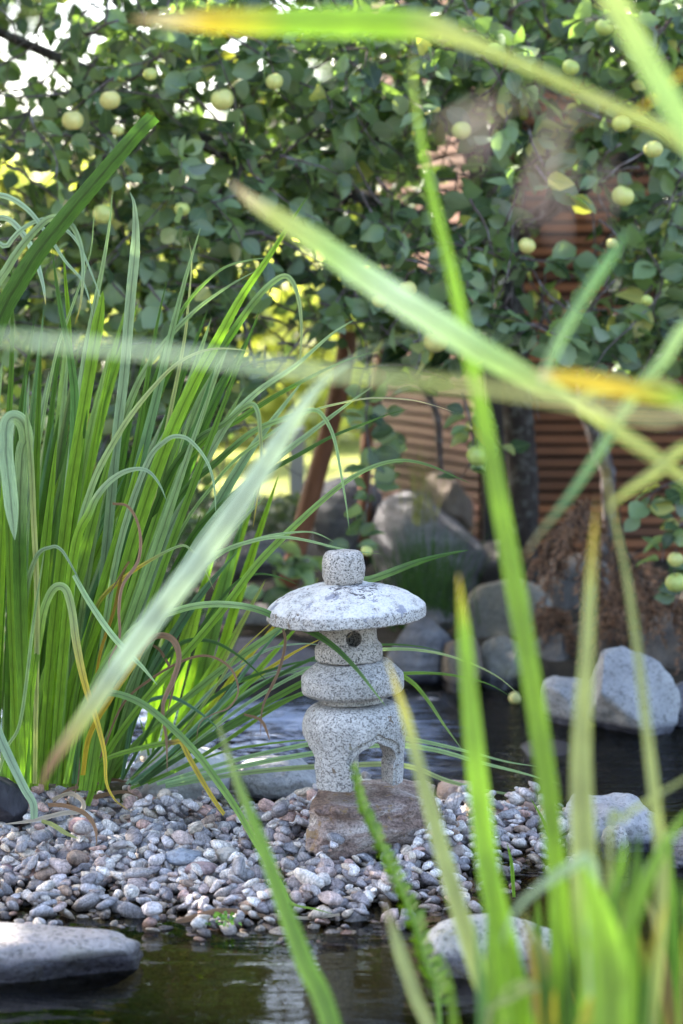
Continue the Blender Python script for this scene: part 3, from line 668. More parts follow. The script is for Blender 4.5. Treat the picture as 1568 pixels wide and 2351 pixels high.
b([(709, 446), (690, 475), (655, 530), (610, 600), (555, 680), (500, 780), (440, 890), (370, 1050), (290, 1300), (215, 1600), (165, 1810)], 36, [(0, 'D'), (.12, 'H'), (1, 'G')], (3.82, 4.15), n=50)
b([(688, 840), (692, 760), (686, 690), (668, 642), (640, 638), (585, 690), (510, 800), (430, 930), (340, 1130), (250, 1450), (190, 1800)], 28, [(0, 'P'), (.16, 'L'), (.24, 'D'), (1, 'G')], (3.9, 4.2), n=56)
b([(625, 591), (575, 597), (520, 612), (470, 650), (420, 710), (380, 800), (320, 1010), (240, 1400), (200, 1800)], 18, [(0, 'L'), (.2, 'D'), (1, 'D')], (4.0, 4.25), n=44)
b([(590, 620), (520, 660), (440, 720), (360, 810), (300, 920), (230, 1150), (160, 1600)], 20, 'L', (4.0, 4.25))
b([(820, 730), (760, 768), (680, 838), (590, 900), (520, 975), (450, 1100), (380, 1240), (300, 1480), (225, 1810)], 24, [(0, 'L'), (.6, 'B'), (1, 'G')], (3.9, 4.2), n=44)
b([(576, 806), (520, 800), (465, 806), (400, 840), (330, 915), (270, 1000), (210, 1120), (170, 1300), (130, 1800)], 18, [(0, 'P'), (.5, 'L'), (1, 'G')], (3.82, 4.1), n=44)
b([(868, 804), (825, 818), (778, 834), (700, 872), (624, 914), (545, 965), (470, 1010), (390, 1120), (300, 1400), (220, 1810)], 20, [(0, 'D'), (.6, 'G'), (1, 'G')], (3.95, 4.2), n=44)
b([(937, 939), (890, 952), (838, 972), (760, 1003), (684, 1045), (607, 1088), (520, 1150), (430, 1250), (330, 1480), (230, 1810)], 17, 'D', (3.95, 4.2), n=44)
b([(856, 887), (830, 905), (795, 930), (710, 995), (624, 1062), (540, 1140), (440, 1270), (340, 1480), (240, 1810)], 26, [(0, 'L'), (.5, 'B'), (1, 'G')], (3.9, 4.2), n=44)
b([(1044, 947), (1000, 932), (941, 918), (855, 914), (780, 926), (700, 950), (600, 1010), (500, 1100), (380, 1300), (250, 1800)], 9, [(0, 'W'), (.3, 'L'), (1, 'D')], (3.85, 4.2), n=44)
b([(802, 1218), (795, 1160), (785, 1100), (768, 1010), (745, 960), (718, 941), (655, 960), (577, 993), (491, 1066), (427, 1122), (370, 1220), (300, 1420), (220, 1800)], 18, [(0, 'L'), (.25, 'L'), (.36, 'D'), (1, 'D')], (3.85, 4.2), n=60)
b([(581, 1210), (590, 1150), (600, 1080), (598, 1000), (590, 940), (568, 930), (512, 974), (448, 1014), (380, 1110), (300, 1350), (200, 1800)], 20, [(0, 'Y'), (.2, 'L'), (.33, 'D'), (1, 'D')], (3.88, 4.2), n=56)
b([(496, 1185), (492, 1120), (480, 1070), (453, 1028), (420, 1003), (380, 1012), (330, 1080), (260, 1320), (200, 1760)], 18, [(0, 'L'), (.3, 'B'), (1, 'G')], (3.85, 4.15), n=48)
b([(382, 1149), (368, 1115), (345, 1085), (316, 1076), (275, 1088), (235, 1122), (205, 1175), (165, 1300), (120, 1800)], 28, [(0, 'B'), (.22, 'B'), (.3, 'H'), (1, 'G')], (3.8, 4.1), n=48, twist=(.4, 0))
b([(34, 1240), (22, 1120), (14, 1040), (16, 975), (32, 958), (52, 972), (60, 1010), (50, 1060), (45, 1300), (60, 1800)], 38, [(0, 'B'), (.35, 'B'), (.5, 'D'), (1, 'G')], (3.72, 4.0), n=56, taper=.06)
b([(60, 942), (66, 1000), (72, 1070), (77, 1190), (85, 1400), (80, 1800)], 15, [(0, 'L'), (.3, 'P'), (1, 'P')], (3.78, 4.05), taper=.04)
b([(303, 1866), (285, 1853), (262, 1834), (244, 1795), (240, 1730), (222, 1655), (195, 1570), (175, 1475), (165, 1400), (150, 1352), (125, 1350), (103, 1392), (90, 1460), (70, 1600), (60, 1810)], 22, [(0, 'T'), (.06, 'Y'), (.3, 'Y'), (.42, 'P'), (.55, 'L'), (.7, 'G'), (1, 'G')], (3.85, 4.0), n=70, label='leaf bent over to the gravel, turning yellow')
b([(384, 1774), (382, 1700), (374, 1620), (398, 1560), (411, 1510), (398, 1470), (366, 1459), (334, 1479), (303, 1530), (255, 1600), (205, 1690), (190, 1780)], 17, [(0, 'T'), (.5, 'T'), (.58, 'Y'), (1, 'Y')], (3.85, 4.0), n=60, curl=.4, name='dry_leaf', mat=DRY)
b([(450, 1712), (458, 1662), (488, 1640), (525, 1625), (547, 1586), (529, 1534), (478, 1506), (418, 1518), (342, 1562), (280, 1620), (230, 1740)], 7, [(0, 'T'), (1, 'T')], (3.88, 4.05), n=56, curl=.5, name='dry_leaf', mat=DRY)
b([(262, 1565), (250, 1520), (274, 1465), (273, 1400), (282, 1343), (318, 1285), (320, 1215), (295, 1164), (258, 1156)], 9, [(0, 'T'), (1, 'T')], (3.82, 3.9), n=56, curl=.6, name='dry_leaf', mat=DRY)
b([(245, 1380), (262, 1345), (290, 1300), (296, 1290), (280, 1320), (262, 1400), (230, 1500), (215, 1600)], 9, [(0, 'K'), (1, 'Y')], (3.82, 3.95), n=40, curl=.5, name='dry_leaf', mat=DRY)
b([(362, 1574), (330, 1535), (303, 1507), (255, 1455), (203, 1379), (170, 1320)], 17, 'L', (3.75, 3.9))
b([(191, 1355), (178, 1325), (159, 1290), (140, 1262), (118, 1256), (80, 1285), (55, 1420), (50, 1800)], 17, [(0, 'B'), (.25, 'B'), (.4, 'D'), (1, 'G')], (3.82, 4.05), n=44)
b([(492, 1356), (475, 1318), (458, 1283), (438, 1262), (415, 1253), (358, 1279), (279, 1331), (219, 1399), (180, 1560), (150, 1800)], 12, [(0, 'P'), (.2, 'L'), (.3, 'Y'), (.5, 'D'), (1, 'G')], (3.82, 4.05), n=48)
b([(1080, 1110), (1053, 1098), (984, 1068), (920, 1057), (855, 1072), (787, 1111), (701, 1184), (594, 1291), (518, 1391), (418, 1510), (330, 1610), (240, 1740), (200, 1850)], 21, [(0, 'D'), (.2, 'L'), (.5, 'H'), (1, 'H')], (3.95, 4.1), n=60, taper=.45)
b([(885, 1621), (852, 1578), (815, 1532), (766, 1484), (714, 1450), (647, 1424), (600, 1402), (540, 1389), (470, 1388), (400, 1404), (300, 1450), (200, 1600), (150, 1800)], 18, [(0, 'L'), (.12, 'D'), (.3, 'D'), (.38, 'L'), (1, 'G')], (3.78, 3.98), n=70, taper=.2, label='long leaf arching over in front of the lantern')
b([(875, 1272), (820, 1266), (770, 1257), (700, 1240), (640, 1233), (580, 1242), (510, 1268), (430, 1340), (330, 1500), (200, 1800)], 13, [(0, 'L'), (1, 'L')], (3.9, 4.2), n=48)
b([(765, 1243), (735, 1228), (705, 1221), (650, 1225), (600, 1235), (540, 1255), (470, 1290), (380, 1400), (250, 1700)], 13, 'L', (3.95, 4.2), n=48)
b([(1076, 1263), (1036, 1270), (960, 1290), (862, 1327), (800, 1345), (650, 1440), (480, 1560), (300, 1720), (220, 1830)], 20, [(0, 'D'), (.1, 'D'), (.3, 'L'), (1, 'G')], (4.15, 4.2), taper=.15, n=44)
b([(763, 2098), (723, 2087), (670, 2074), (648, 2034), (593, 1946), (542, 1856), (500, 1795), (458, 1738), (398, 1674), (318, 1611), (239, 1592), (190, 1640), (170, 1800)], 20, [(0, 'G'), (.15, 'H'), (.25, 'G'), (1, 'E')], (3.50, 4.05), n=60, label='long leaf fallen forward across the gravel')
b([(514, 1869), (490, 1835), (458, 1782), (432, 1735), (416, 1704), (400, 1704), (342, 1713), (247, 1741), (180, 1790)], 14, [(0, 'Y'), (.4, 'Y'), (.46, 'K'), (.5, 'G'), (1, 'G')], (3.93, 4.1), n=44, cut=True, label='bent leaf with its outer half bright yellow')
b([(78, 1878), (76, 1845), (56, 1810), (24, 1745), (0, 1693), (-60, 1560), (-90, 1800)], 26, 'B', (3.78, 3.95), cut=True, n=40)
b([(104, 1250), (78, 1420), (48, 1650), (15, 1720), (-20, 1830)], 10, 'L', (3.8, 3.95))
b([(540, 1210), (480, 1275), (400, 1400), (330, 1530), (250, 1720)], 16, 'D', (4.1, 4.25))
# strong upright leaves
for tx, ty, bx, w_, c_ in [(265, 1000, 75, 36, 'G'), (130, 1010, 55, 34, 'G'), (330, 1020, 140, 38, 'H'), (415, 1010, 190, 30, 'G'), (200, 940, 100, 34, 'D'), (60, 860, 30, 26, 'E'),
                          (480, 900, 210, 28, 'B'), (350, 860, 170, 24, 'D'), (15, 1000, -20, 30, 'H'), (95, 760, 60, 24, 'D'), (540, 740, 200, 26, 'B'), (500, 820, 220, 24, 'E'), (440, 950, 180, 26, 'B'), (600, 700, 230, 20, 'D')]:
    mx, my = (tx + bx) / 2 - (tx - bx) * .06, (ty + 1800) / 2
    b([(tx, ty), (tx * .8 + mx * .2, ty * .8 + my * .2), (mx, my), (bx + (tx - bx) * .12, 1600), (bx, 1815)], w_, [(0, c_), (1, random.choice('GH'))], (random.uniform(3.85, 4.1), random.uniform(4.05, 4.25)))
# a sheaf at the back edge by the stream
g = G(400, 1760, 0); IR2 = empty('iris_clump', (g.x, 4.75, -.02), 'smaller sheaf of upright iris leaves standing at the stream edge behind the big clump', 'water plant')
for tx, ty, bx, w_, c_ in [(590, 1120, 395, 34, 'G'), (560, 1180, 425, 32, 'E'), (500, 1240, 370, 24, 'G'), (640, 1090, 440, 22, 'H'), (470, 1330, 345, 22, 'G'), (460, 1180, 330, 26, 'D'), (610, 1330, 405, 16, 'P'), (700, 1420, 430, 14, 'G'), (540, 1450, 380, 20, 'H'), (660, 1400, 400, 12, 'Y')]:
    blade(IR2, [(tx, ty), ((tx * 2 + bx) / 3 - 6, (ty * 2 + 1740) / 3), ((tx + bx * 2) / 3 - 6, (ty + 1740 * 2) / 3), (bx, 1740)], w_, [(0, c_), (1, 'H')], (4.45, 4.7))
# arching sedge-like leaves between the clump and the lantern
SG = empty('arching_leaf_tuft', tuple(G(300, 1790, .03)), 'low tuft of thin arching grassy leaves fanning out behind the lantern', 'grass tuft')
for pts, w_, c_ in [
    ([(738, 1466), (690, 1490), (640, 1520), (570, 1570), (500, 1640), (400, 1740), (300, 1800)], 15, [(0, 'Y'), (.2, 'Y'), (.35, 'H'), (1, 'G')]),
    ([(745, 1482), (690, 1478), (620, 1490), (550, 1530), (480, 1590), (380, 1700), (290, 1800)], 10, 'B'),
    ([(760, 1518), (690, 1520), (600, 1545), (520, 1580), (420, 1660), (300, 1790)], 11, 'D'),
    ([(760, 1530), (690, 1535), (600, 1570), (520, 1625), (430, 1700), (310, 1800)], 12, 'L'),
    ([(730, 1560), (680, 1545), (630, 1545), (560, 1575), (480, 1640), (380, 1740), (300, 1800)], 16, 'B'),
    ([(735, 1580), (680, 1600), (600, 1645), (520, 1700), (420, 1760), (300, 1810)], 11, 'G'),
    ([(760, 1700), (690, 1700), (600, 1710), (500, 1730), (340, 1800)], 7, 'G'),
    ([(1200, 1602), (1140, 1552), (1060, 1515), (980, 1495), (900, 1490), (820, 1500), (700, 1540), (560, 1620), (400, 1740), (300, 1800)], 10, [(0, 'P'), (.5, 'L'), (1, 'L')]),
    ([(1175, 1600), (1120, 1570), (1050, 1552), (980, 1545), (900, 1548), (800, 1560), (650, 1610), (480, 1700), (320, 1800)], 12, [(0, 'D'), (.3, 'G'), (1, 'D')]),
    ([(1060, 1720), (1020, 1665), (980, 1605), (940, 1562), (880, 1535), (760, 1540), (600, 1620), (420, 1730), (320, 1800)], 18, [(0, 'L'), (.2, 'G'), (1, 'D')]),
    ([(1030, 1500), (960, 1484), (880, 1480), (780, 1490), (640, 1550), (480, 1660), (330, 1790)], 10, 'D'),
    ([(1235, 1760), (1160, 1748), (1060, 1722), (960, 1700), (880, 1690), (760, 1700), (560, 1740), (360, 1800)], 13, 'L'),
    ([(1285, 1800), (1200, 1775), (1100, 1750), (1000, 1722), (900, 1710), (800, 1718), (600, 1750), (380, 1800)], 15, 'L'),
    ([(1245, 1856), (1215, 1835), (1160, 1822), (1100, 1812), (1020, 1790), (940, 1760), (840, 1755), (600, 1770), (380, 1805)], 15, [(0, 'L'), (.5, 'P'), (1, 'L')]),
    ([(690, 1345), (640, 1325), (590, 1318), (540, 1340), (470, 1430), (360, 1640), (280, 1790)], 12, 'D'),
    ([(640, 1415), (600, 1450), (540, 1510), (480, 1600), (400, 1700), (300, 1790)], 8, [(0, 'Y'), (.3, 'P'), (1, 'G')]),
    ([(690, 1410), (640, 1450), (580, 1520), (500, 1620), (400, 1720), (300, 1800)], 12, 'E'),
    ([(620, 1570), (540, 1500), (470, 1470), (400, 1490), (320, 1620), (280, 1780)], 13, 'D'),
    ([(520, 1690), (450, 1630), (380, 1600), (310, 1640), (280, 1790)], 12, 'E')]:
    blade(SG, pts, w_ * .8, c_, (4.25 if pts[0][0] > 700 else 4.1, 4.15), n=44)
for pts in ([(598, 1690), (604, 1620), (640, 1540), (655, 1470), (640, 1425), (630, 1405)], [(384, 1640), (398, 1560), (372, 1500), (350, 1480)], [(620, 1700), (600, 1655), (560, 1640)], [(170, 1840), (180, 1760), (172, 1700), (158, 1690)],
            [(108, 1865), (130, 1835), (160, 1812), (190, 1806), (240, 1795)]):
    blade(SG, pts, 7, [(0, 'T'), (1, 'T')], (4.05, 4.15), n=30, curl=.5, name='dry_leaf', mat=DRY)
# dense inner mass of the clump
IR3 = empty('iris_clump', tuple(G(60, 1800, .03)), 'dense shaded inner part of the tall iris stand, behind the front leaves at far left', 'water plant')
IR3.location.y = 4.4
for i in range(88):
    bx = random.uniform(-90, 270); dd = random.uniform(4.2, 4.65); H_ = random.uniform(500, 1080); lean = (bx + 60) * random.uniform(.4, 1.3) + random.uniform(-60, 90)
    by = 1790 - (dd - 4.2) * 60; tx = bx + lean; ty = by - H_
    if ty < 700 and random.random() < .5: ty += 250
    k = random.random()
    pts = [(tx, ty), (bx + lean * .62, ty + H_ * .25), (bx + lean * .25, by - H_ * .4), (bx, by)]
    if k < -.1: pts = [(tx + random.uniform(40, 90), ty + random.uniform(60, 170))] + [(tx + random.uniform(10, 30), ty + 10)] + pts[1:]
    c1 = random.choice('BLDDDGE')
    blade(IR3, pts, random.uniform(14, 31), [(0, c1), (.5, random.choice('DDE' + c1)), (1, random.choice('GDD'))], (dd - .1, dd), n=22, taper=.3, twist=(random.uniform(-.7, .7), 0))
# straw at the foot of the clump
for k, pts in enumerate([[(0, 1893), (70, 1885), (140, 1868), (185, 1862), (190, 1840), (160, 1822), (120, 1836)], [(92, 1838), (104, 1860), (100, 1880), (60, 1872), (30, 1890)], [(222, 1940), (218, 1900), (195, 1868), (150, 1850), (110, 1848)],
                     [(180, 1926), (150, 1912), (120, 1893), (95, 1885)], [(320, 1830), (280, 1818), (210, 1832), (130, 1850)], [(300, 1800), (260, 1790), (200, 1800), (150, 1840)]]):
    cc = ['W', 'W', 'T', 'P', 'T', 'T'][k]; lb = ['long straw coloured dead leaf lying on the gravel at the far left', 'curled pale dead leaf on the gravel near the charred stump', 'thin brown dead leaf hanging over the pebbles under the iris clump',
          'short yellow green leaf fragment lying on the gravel at left', 'brown dead leaf stretched along the top edge of the gravel', 'crumpled brown dead leaf at the foot of the iris clump'][k]
    e = G(*pts[0], .07); o = empty('dead_leaf', tuple(e), lb, 'dead leaf'); blade(o, pts, 11, cc, (e.y - .02, e.y + .02), n=30, curl=.6, fold=.1, name='leaf_blade', mat=DRY)

# ------------------------------------------------------------------ out of focus iris near the lens
g = P(1230, 2900, 2.0); FR = empty('iris_clump', (g.x, 2.0, .12), 'iris clump on the near bank at bottom right, its tall leaves rising out of focus', 'water plant')
def nb(pts, w, c, d, par=None, **k):
    c = [(s, tuple(v * (.86 if q in 'HG' else .92) for v in PAL[q])) for s, q in (c if isinstance(c, list) else [(0, c), (1, c)])]
    if 'mat' not in k: k['mat'] = NEAR if sum(1 for s, q in ([] if False else c) if q[1] > 2.2 * q[2] and q[1] > q[0]) * 2 > len(c) else WAXY
    return blade(par or FR, pts, w * .72, c, d, **{'n': 44, **k})
nb([(1052, 1318), (1066, 1450), (1080, 1620), (1098, 1800), (1122, 2000), (1165, 2200), (1200, 2400), (1230, 2950)], 66, [(0, 'Y'), (.08, 'H'), (1, 'G')], (2.15, 2.1), wk=[.05, .6, .85, 1, 1.1, 1.3, 1.5, 1.6])
nb([(888, 1512), (930, 1640), (962, 1760), (1000, 1900), (1042, 2050), (1095, 2220), (1150, 2400), (1230, 2950)], 50, [(0, 'Y'), (.15, 'P'), (.5, 'P'), (1, 'G')], (2.3, 2.1), wk=[.05, .6, .8, 1, 1.1, 1.2, 1.4, 1.6])
nb([(1372, 1135), (1358, 1300), (1348, 1500), (1335, 1700), (1338, 1900), (1350, 2100), (1370, 2350), (1330, 2950)], 72, [(0, 'T'), (.05, 'Y'), (.12, 'P'), (.45, 'P'), (.6, 'H'), (1, 'G')], (2.1, 2.0), wk=[.03, .35, .6, .85, 1.1, 1.4, 1.7, 1.8])
nb([(1335, 1980), (1370, 2080), (1400, 2230), (1400, 2400), (1350, 2950)], 130, [(0, 'G'), (1, 'H')], (1.9, 1.9), taper=.25)
nb([(1383, 1040), (1408, 1180), (1440, 1330), (1468, 1530), (1488, 1700), (1505, 1850), (1520, 2050), (1490, 2400), (1420, 2950)], 40, [(0, 'Y'), (.1, 'P'), (1, 'P')], (2.2, 2.0), taper=.5)
nb([(948, 110), (952, 230), (985, 420), (1035, 620), (1080, 830), (1118, 1000), (1165, 1250), (1210, 1500), (1245, 1720), (1268, 1900), (1300, 2300), (1320, 2950)], 62, [(0, 'P'), (.08, 'H'), (.4, 'H'), (1, 'G')], (2.15, 2.1), taper=.42, n=60, base=.7)
nb([(494, 1640), (540, 1780), (598, 1930), (648, 2070), (700, 2210), (765, 2370), (900, 2950)], 66, [(0, 'P'), (.2, 'H'), (1, 'G')], (2.5, 2.2), taper=.5)
nb([(882, 2062), (895, 2110), (920, 2190), (955, 2290), (1000, 2420), (1100, 2950)], 42, [(0, 'T'), (.1, 'P'), (1, 'P')], (2.3, 2.1), taper=.15)
nb([(1140, 2300), (1175, 2260), (1240, 2262), (1170, 2290), (1110, 2380), (1080, 2950)][::-1][::-1], 30, 'P', (2.1, 2.1), taper=.2)
nb([(1150, 2170), (1185, 2090), (1250, 2030), (1320, 1985), (1350, 1980), (1362, 2100), (1370, 2950)], 48, [(0, 'B'), (.5, 'B'), (1, 'G')], (1.95, 1.95), taper=.3)
nb([(1640, 1830), (1568, 1880), (1510, 1970), (1462, 2090), (1430, 2250), (1420, 2950)], 44, [(0, 'G'), (1, 'H')], (2.0, 2.0), taper=.2)
nb([(1640, 1740), (1570, 1790), (1500, 1830), (1430, 1880), (1400, 1960), (1400, 2950)], 18, 'P', (2.1, 2.0), taper=.2)
for i in range(56):
    bx = random.uniform(1230, 1680); tx = bx + random.uniform(-130, 90); ty = random.uniform(2060, 2330) if tx < 1420 else random.uniform(1900, 2280)
    nb([(tx, ty), ((tx + bx) / 2, (ty + 2500) / 2), (bx, 2950)], random.uniform(26, 85), [(0, random.choice('PYGD')), (.2, random.choice('GDHDGTD')), (1, 'G')], (random.uniform(1.9, 2.5),) * 2, taper=.3, n=20)
for tx, ty, bx, w_, c_ in [(1120, 2020, 1150, 66, 'G'), (1215, 2150, 1270, 26, 'Y'), (1010, 2180, 1080, 36, 'G'), (1150, 2150, 1210, 60, 'H'), (1090, 2100, 1130, 40, 'E'), (1260, 2060, 1290, 40, 'G')]:
    nb([(tx, ty), ((tx + bx) / 2 - 4, (ty + 2500) / 2), (bx, 2950)], w_, [(0, c_), (1, 'G')], (2.1, 2.1), taper=.35, n=20)
g = P(1900, 2500, 1.75); FT = empty('iris_clump', (g.x, 1.75, .12), 'iris clump rooted beyond the right edge, its long blurred leaves crossing the picture', 'water plant')
base_r = [(1750, 1000), (1850, 1600), (1900, 3300)]
nb([(296, 44), (400, 46), (520, 48), (700, 50), (860, 52), (960, 58), (1020, 72), (1120, 112), (1250, 170), (1400, 240), (1560, 325), (1700, 500)] + base_r, 96, [(0, 'T'), (.02, 'W'), (.045, 'Y'), (.09, 'H'), (.15, 'H'), (.175, 'P'), (1, 'P')], (2.0, 1.7), par=FT, n=110, base=.8, wk=[.03, .5, .8, .95, 1, .95, .7, .40, .36, .38, .42, .45, .45, .45, .45])
nb([(528, 415), (575, 458), (640, 500), (740, 565), (860, 650), (1000, 740), (1120, 815), (1240, 880), (1340, 935), (1420, 985), (1520, 1060), (1650, 1200), (1800, 1700), (1900, 3300)], 88, [(0, 'T'), (.015, 'W'), (.04, 'P'), (.09, 'L'), (.14, 'A'), (.22, 'L'), (.3, 'P'), (1, 'P')], (2.1, 1.8), par=FT, n=90, base=.5, wk=[.05, .4, .65, .85, 1, 1, .95, .7, .42, .36, .34, .34, .34, .34])
nb([(1370, -120), (1400, -20), (1455, 85), (1530, 220), (1600, 340), (1700, 560), (1800, 1100), (1900, 3300)], 72, [(0, 'P'), (.1, 'L'), (1, 'G')], (1.8, 1.75), par=FT, taper=.02)
nb([(1385, 300), (1450, 262), (1520, 215), (1600, 165), (1760, 300), (1900, 3300)], 18, [(0, 'P'), (.02, 'Y'), (1, 'Y')], (1.95, 1.8), par=FT, taper=.1)
nb([(1228, 858), (1300, 868), (1400, 885), (1500, 905), (1600, 932), (1750, 1050), (1880, 1800), (1920, 3300)], 56, [(0, 'W'), (.02, 'Y'), (.07, 'Y'), (.12, 'H'), (1, 'G')], (1.85, 1.75), par=FT, taper=.03)
nb([(-120, 770), (0, 776), (130, 786), (280, 800), (440, 818), (600, 838), (760, 856), (900, 868), (1100, 888), (1300, 920), (1500, 960), (1640, 1000), (1850, 1600), (1900, 3300)], 27, [(0, 'A'), (.16, 'A'), (.26, 'P'), (.5, 'W'), (.65, 'P'), (1, 'G')], (1.45, 1.5), par=FT, taper=.05, n=90)
nb([(1440, 530), (1400, 590), (1350, 665), (1300, 750), (1262, 830), (1250, 880), (1280, 960), (1500, 1300), (1850, 2400), (1900, 3300)][:6] , 34, [(0, 'E'), (1, 'L')], (2.1, 2.0), par=FT, taper=.2)
nb([(1200, 1290), (1228, 1240), (1310, 1135), (1393, 1010), (1456, 905), (1520, 830), (1600, 745), (1750, 900), (1880, 1800), (1900, 3300)], 40, [(0, 'T'), (.05, 'E'), (.2, 'L'), (1, 'B')], (2.1, 1.85), par=FT, taper=.14)
nb([(1388, 1175), (1430, 1135), (1500, 1088), (1600, 1025), (1750, 1150), (1880, 1900), (1900, 3300)], 34, [(0, 'P'), (1, 'L')], (2.0, 1.85), par=FT, taper=.06)
nb([(1500, 1066), (1440, 1020), (1370, 965), (1320, 925), (1400, 900), (1600, 960), (1880, 1900)], 22, [(0, 'P'), (1, 'P')], (2.1, 1.9), par=FT, taper=.1)
nb([(92, 1812), (120, 1750), (200, 1635), (330, 1450), (470, 1270), (580, 1110), (670, 970), (745, 875), (860, 800), (1050, 760), (1300, 820), (1600, 1000), (1850, 1700), (1900, 3300)], 74, [(0, 'T'), (.02, 'T'), (.05, 'P'), (.09, 'A'), (.3, 'A'), (.4, 'B'), (1, 'L')], (2.35, 1.9), par=FT, n=110, wk=[.08, .4, .75, 1, 1, .95, .7, .25, .05, .04, .04, .04, .1, .3])
# papery withered flower shreds hanging from the top leaf
SH = empty('withered_iris_flower', tuple(P(1180, 300, 1.12)), 'papery pinkish withered flower hanging blurred before the apple leaves at upper right', 'dry flower')
for pts, w_ in [([(1085, 380), (1092, 320), (1110, 270), (1150, 240)], 38), ([(1205, 520), (1225, 430), (1252, 350), (1280, 290), (1300, 250)], 40), ([(1285, 560), (1280, 500), (1290, 420), (1300, 350)], 26), ([(1010, 300), (1060, 270), (1110, 240)], 30), ([(1380, 500), (1390, 420), (1385, 380)], 26), ([(1150, 240), (1200, 225), (1300, 250), (1420, 250)], 14)]:
    blade(SH, pts, w_ * .42, [(0, (.46, .36, .34)), (1, (.34, .29, .23))], 1.12, taper=.2, n=16, name='petal', mat=DRY)
# ferny weed in front of the lantern
WD = empty('leafy_weed', tuple(P(1010, 2900, 2.6)), 'slender bright green weed with small leaflets, blurred in front of the pebbles', 'weed')
stem = [(812, 1760), (830, 1840), (868, 1930), (905, 2010), (948, 2110), (985, 2230), (1010, 2351), (1030, 2900)]
blade(WD, stem, 12, 'G', (2.9, 2.6), name='stem', n=40)
lv = []; lf = []
S_ = crs([P(x, y, 2.9 - .3 * i / 7) for i, (x, y) in enumerate(stem)], 90)
for i, s in enumerate(S_[:75]):
    for sg in (-1, 1):
        a = random.uniform(.2, .9); dv = Vector((sg * math.cos(a), random.uniform(-.5, .5), math.sin(a))) * random.uniform(.009, .016) * (.5 + i / 60); u_ = Vector((0, 0, 1)).cross(dv).normalized() * .004
        k = len(lv); lv += [tuple(s), tuple(s + dv * .5 + u_ + Vector((0, 0, .004))), tuple(s + dv), tuple(s + dv * .5 - u_ - Vector((0, 0, .004)))]; lf.append((k, k + 1, k + 2, k + 3))
cc = np.tile(np.array(PAL['H']), (len(lv), 1)) * .8; mesh('leaflets', lv, lf, BLADE, parent=WD, col=cc, uv=np.random.rand(len(lv), 2))
# thin sprouts
for k, (lab, sets) in enumerate([('thin bright grass sprout beside the wedge shaped rock at the right of the gravel', [[(1218, 1832), (1245, 1880), (1268, 1940), (1278, 2000)], [(1262, 1822), (1270, 1890), (1278, 1950), (1282, 2000)]]),
        ('single thin grass blade among the pebbles below the angular rock', [[(1164, 1935), (1174, 1980), (1178, 2030), (1180, 2060)]]),
        ('fine wispy grass sprout in front of the whitish boulder', [[(318, 1640), (335, 1700), (345, 1760), (346, 1810)], [(374, 1560), (372, 1650), (350, 1730), (346, 1810)], [(380, 1700), (368, 1760), (352, 1812)]])]):
    s0 = G(*sets[0][-1], .03); o = empty('grass_sprout', tuple(s0), lab, 'grass')
    for pts in sets: blade(o, pts, 9 if k < 2 else 6, 'H', s0.y, n=20, taper=.5)
# ------------------------------------------------------------------ tubes, leaves, tree
def tube(path, radii, n=8, jit=.0):
    V = []; Fc = []; up = Vector((0, 0, 1)); m_ = len(path)
    for i, (p, r) in enumerate(zip(path, radii)):
        t = (path[min(i + 1, m_ - 1)] - path[max(i - 1, 0)]).normalized(); a = t.cross(up if abs(t.z) < .9 else Vector((1, 0, 0))).normalized(); c = t.cross(a)
        for k in range(n):
            th = 2 * math.pi * k / n; rr = r * (1 + jit * mn.noise(Vector((p.x * 20 + k, p.y * 20, p.z * 20)))); V.append(p + a * rr * math.cos(th) + c * rr * math.sin(th))
    for i in range(m_ - 1):
        for k in range(n): Fc.append((i * n + k, i * n + (k + 1) % n, (i + 1) * n + (k + 1) % n, (i + 1) * n + k))
    Fc.append(tuple(range(n - 1, -1, -1))); Fc.append(tuple((m_ - 1) * n + k for k in range(n)))
    return V, Fc
def join(parts):
    V = []; Fc = []
    for v, f in parts:
        k = len(V); V += v; Fc += [tuple(i + k for i in q) for q in f]
    return V, Fc
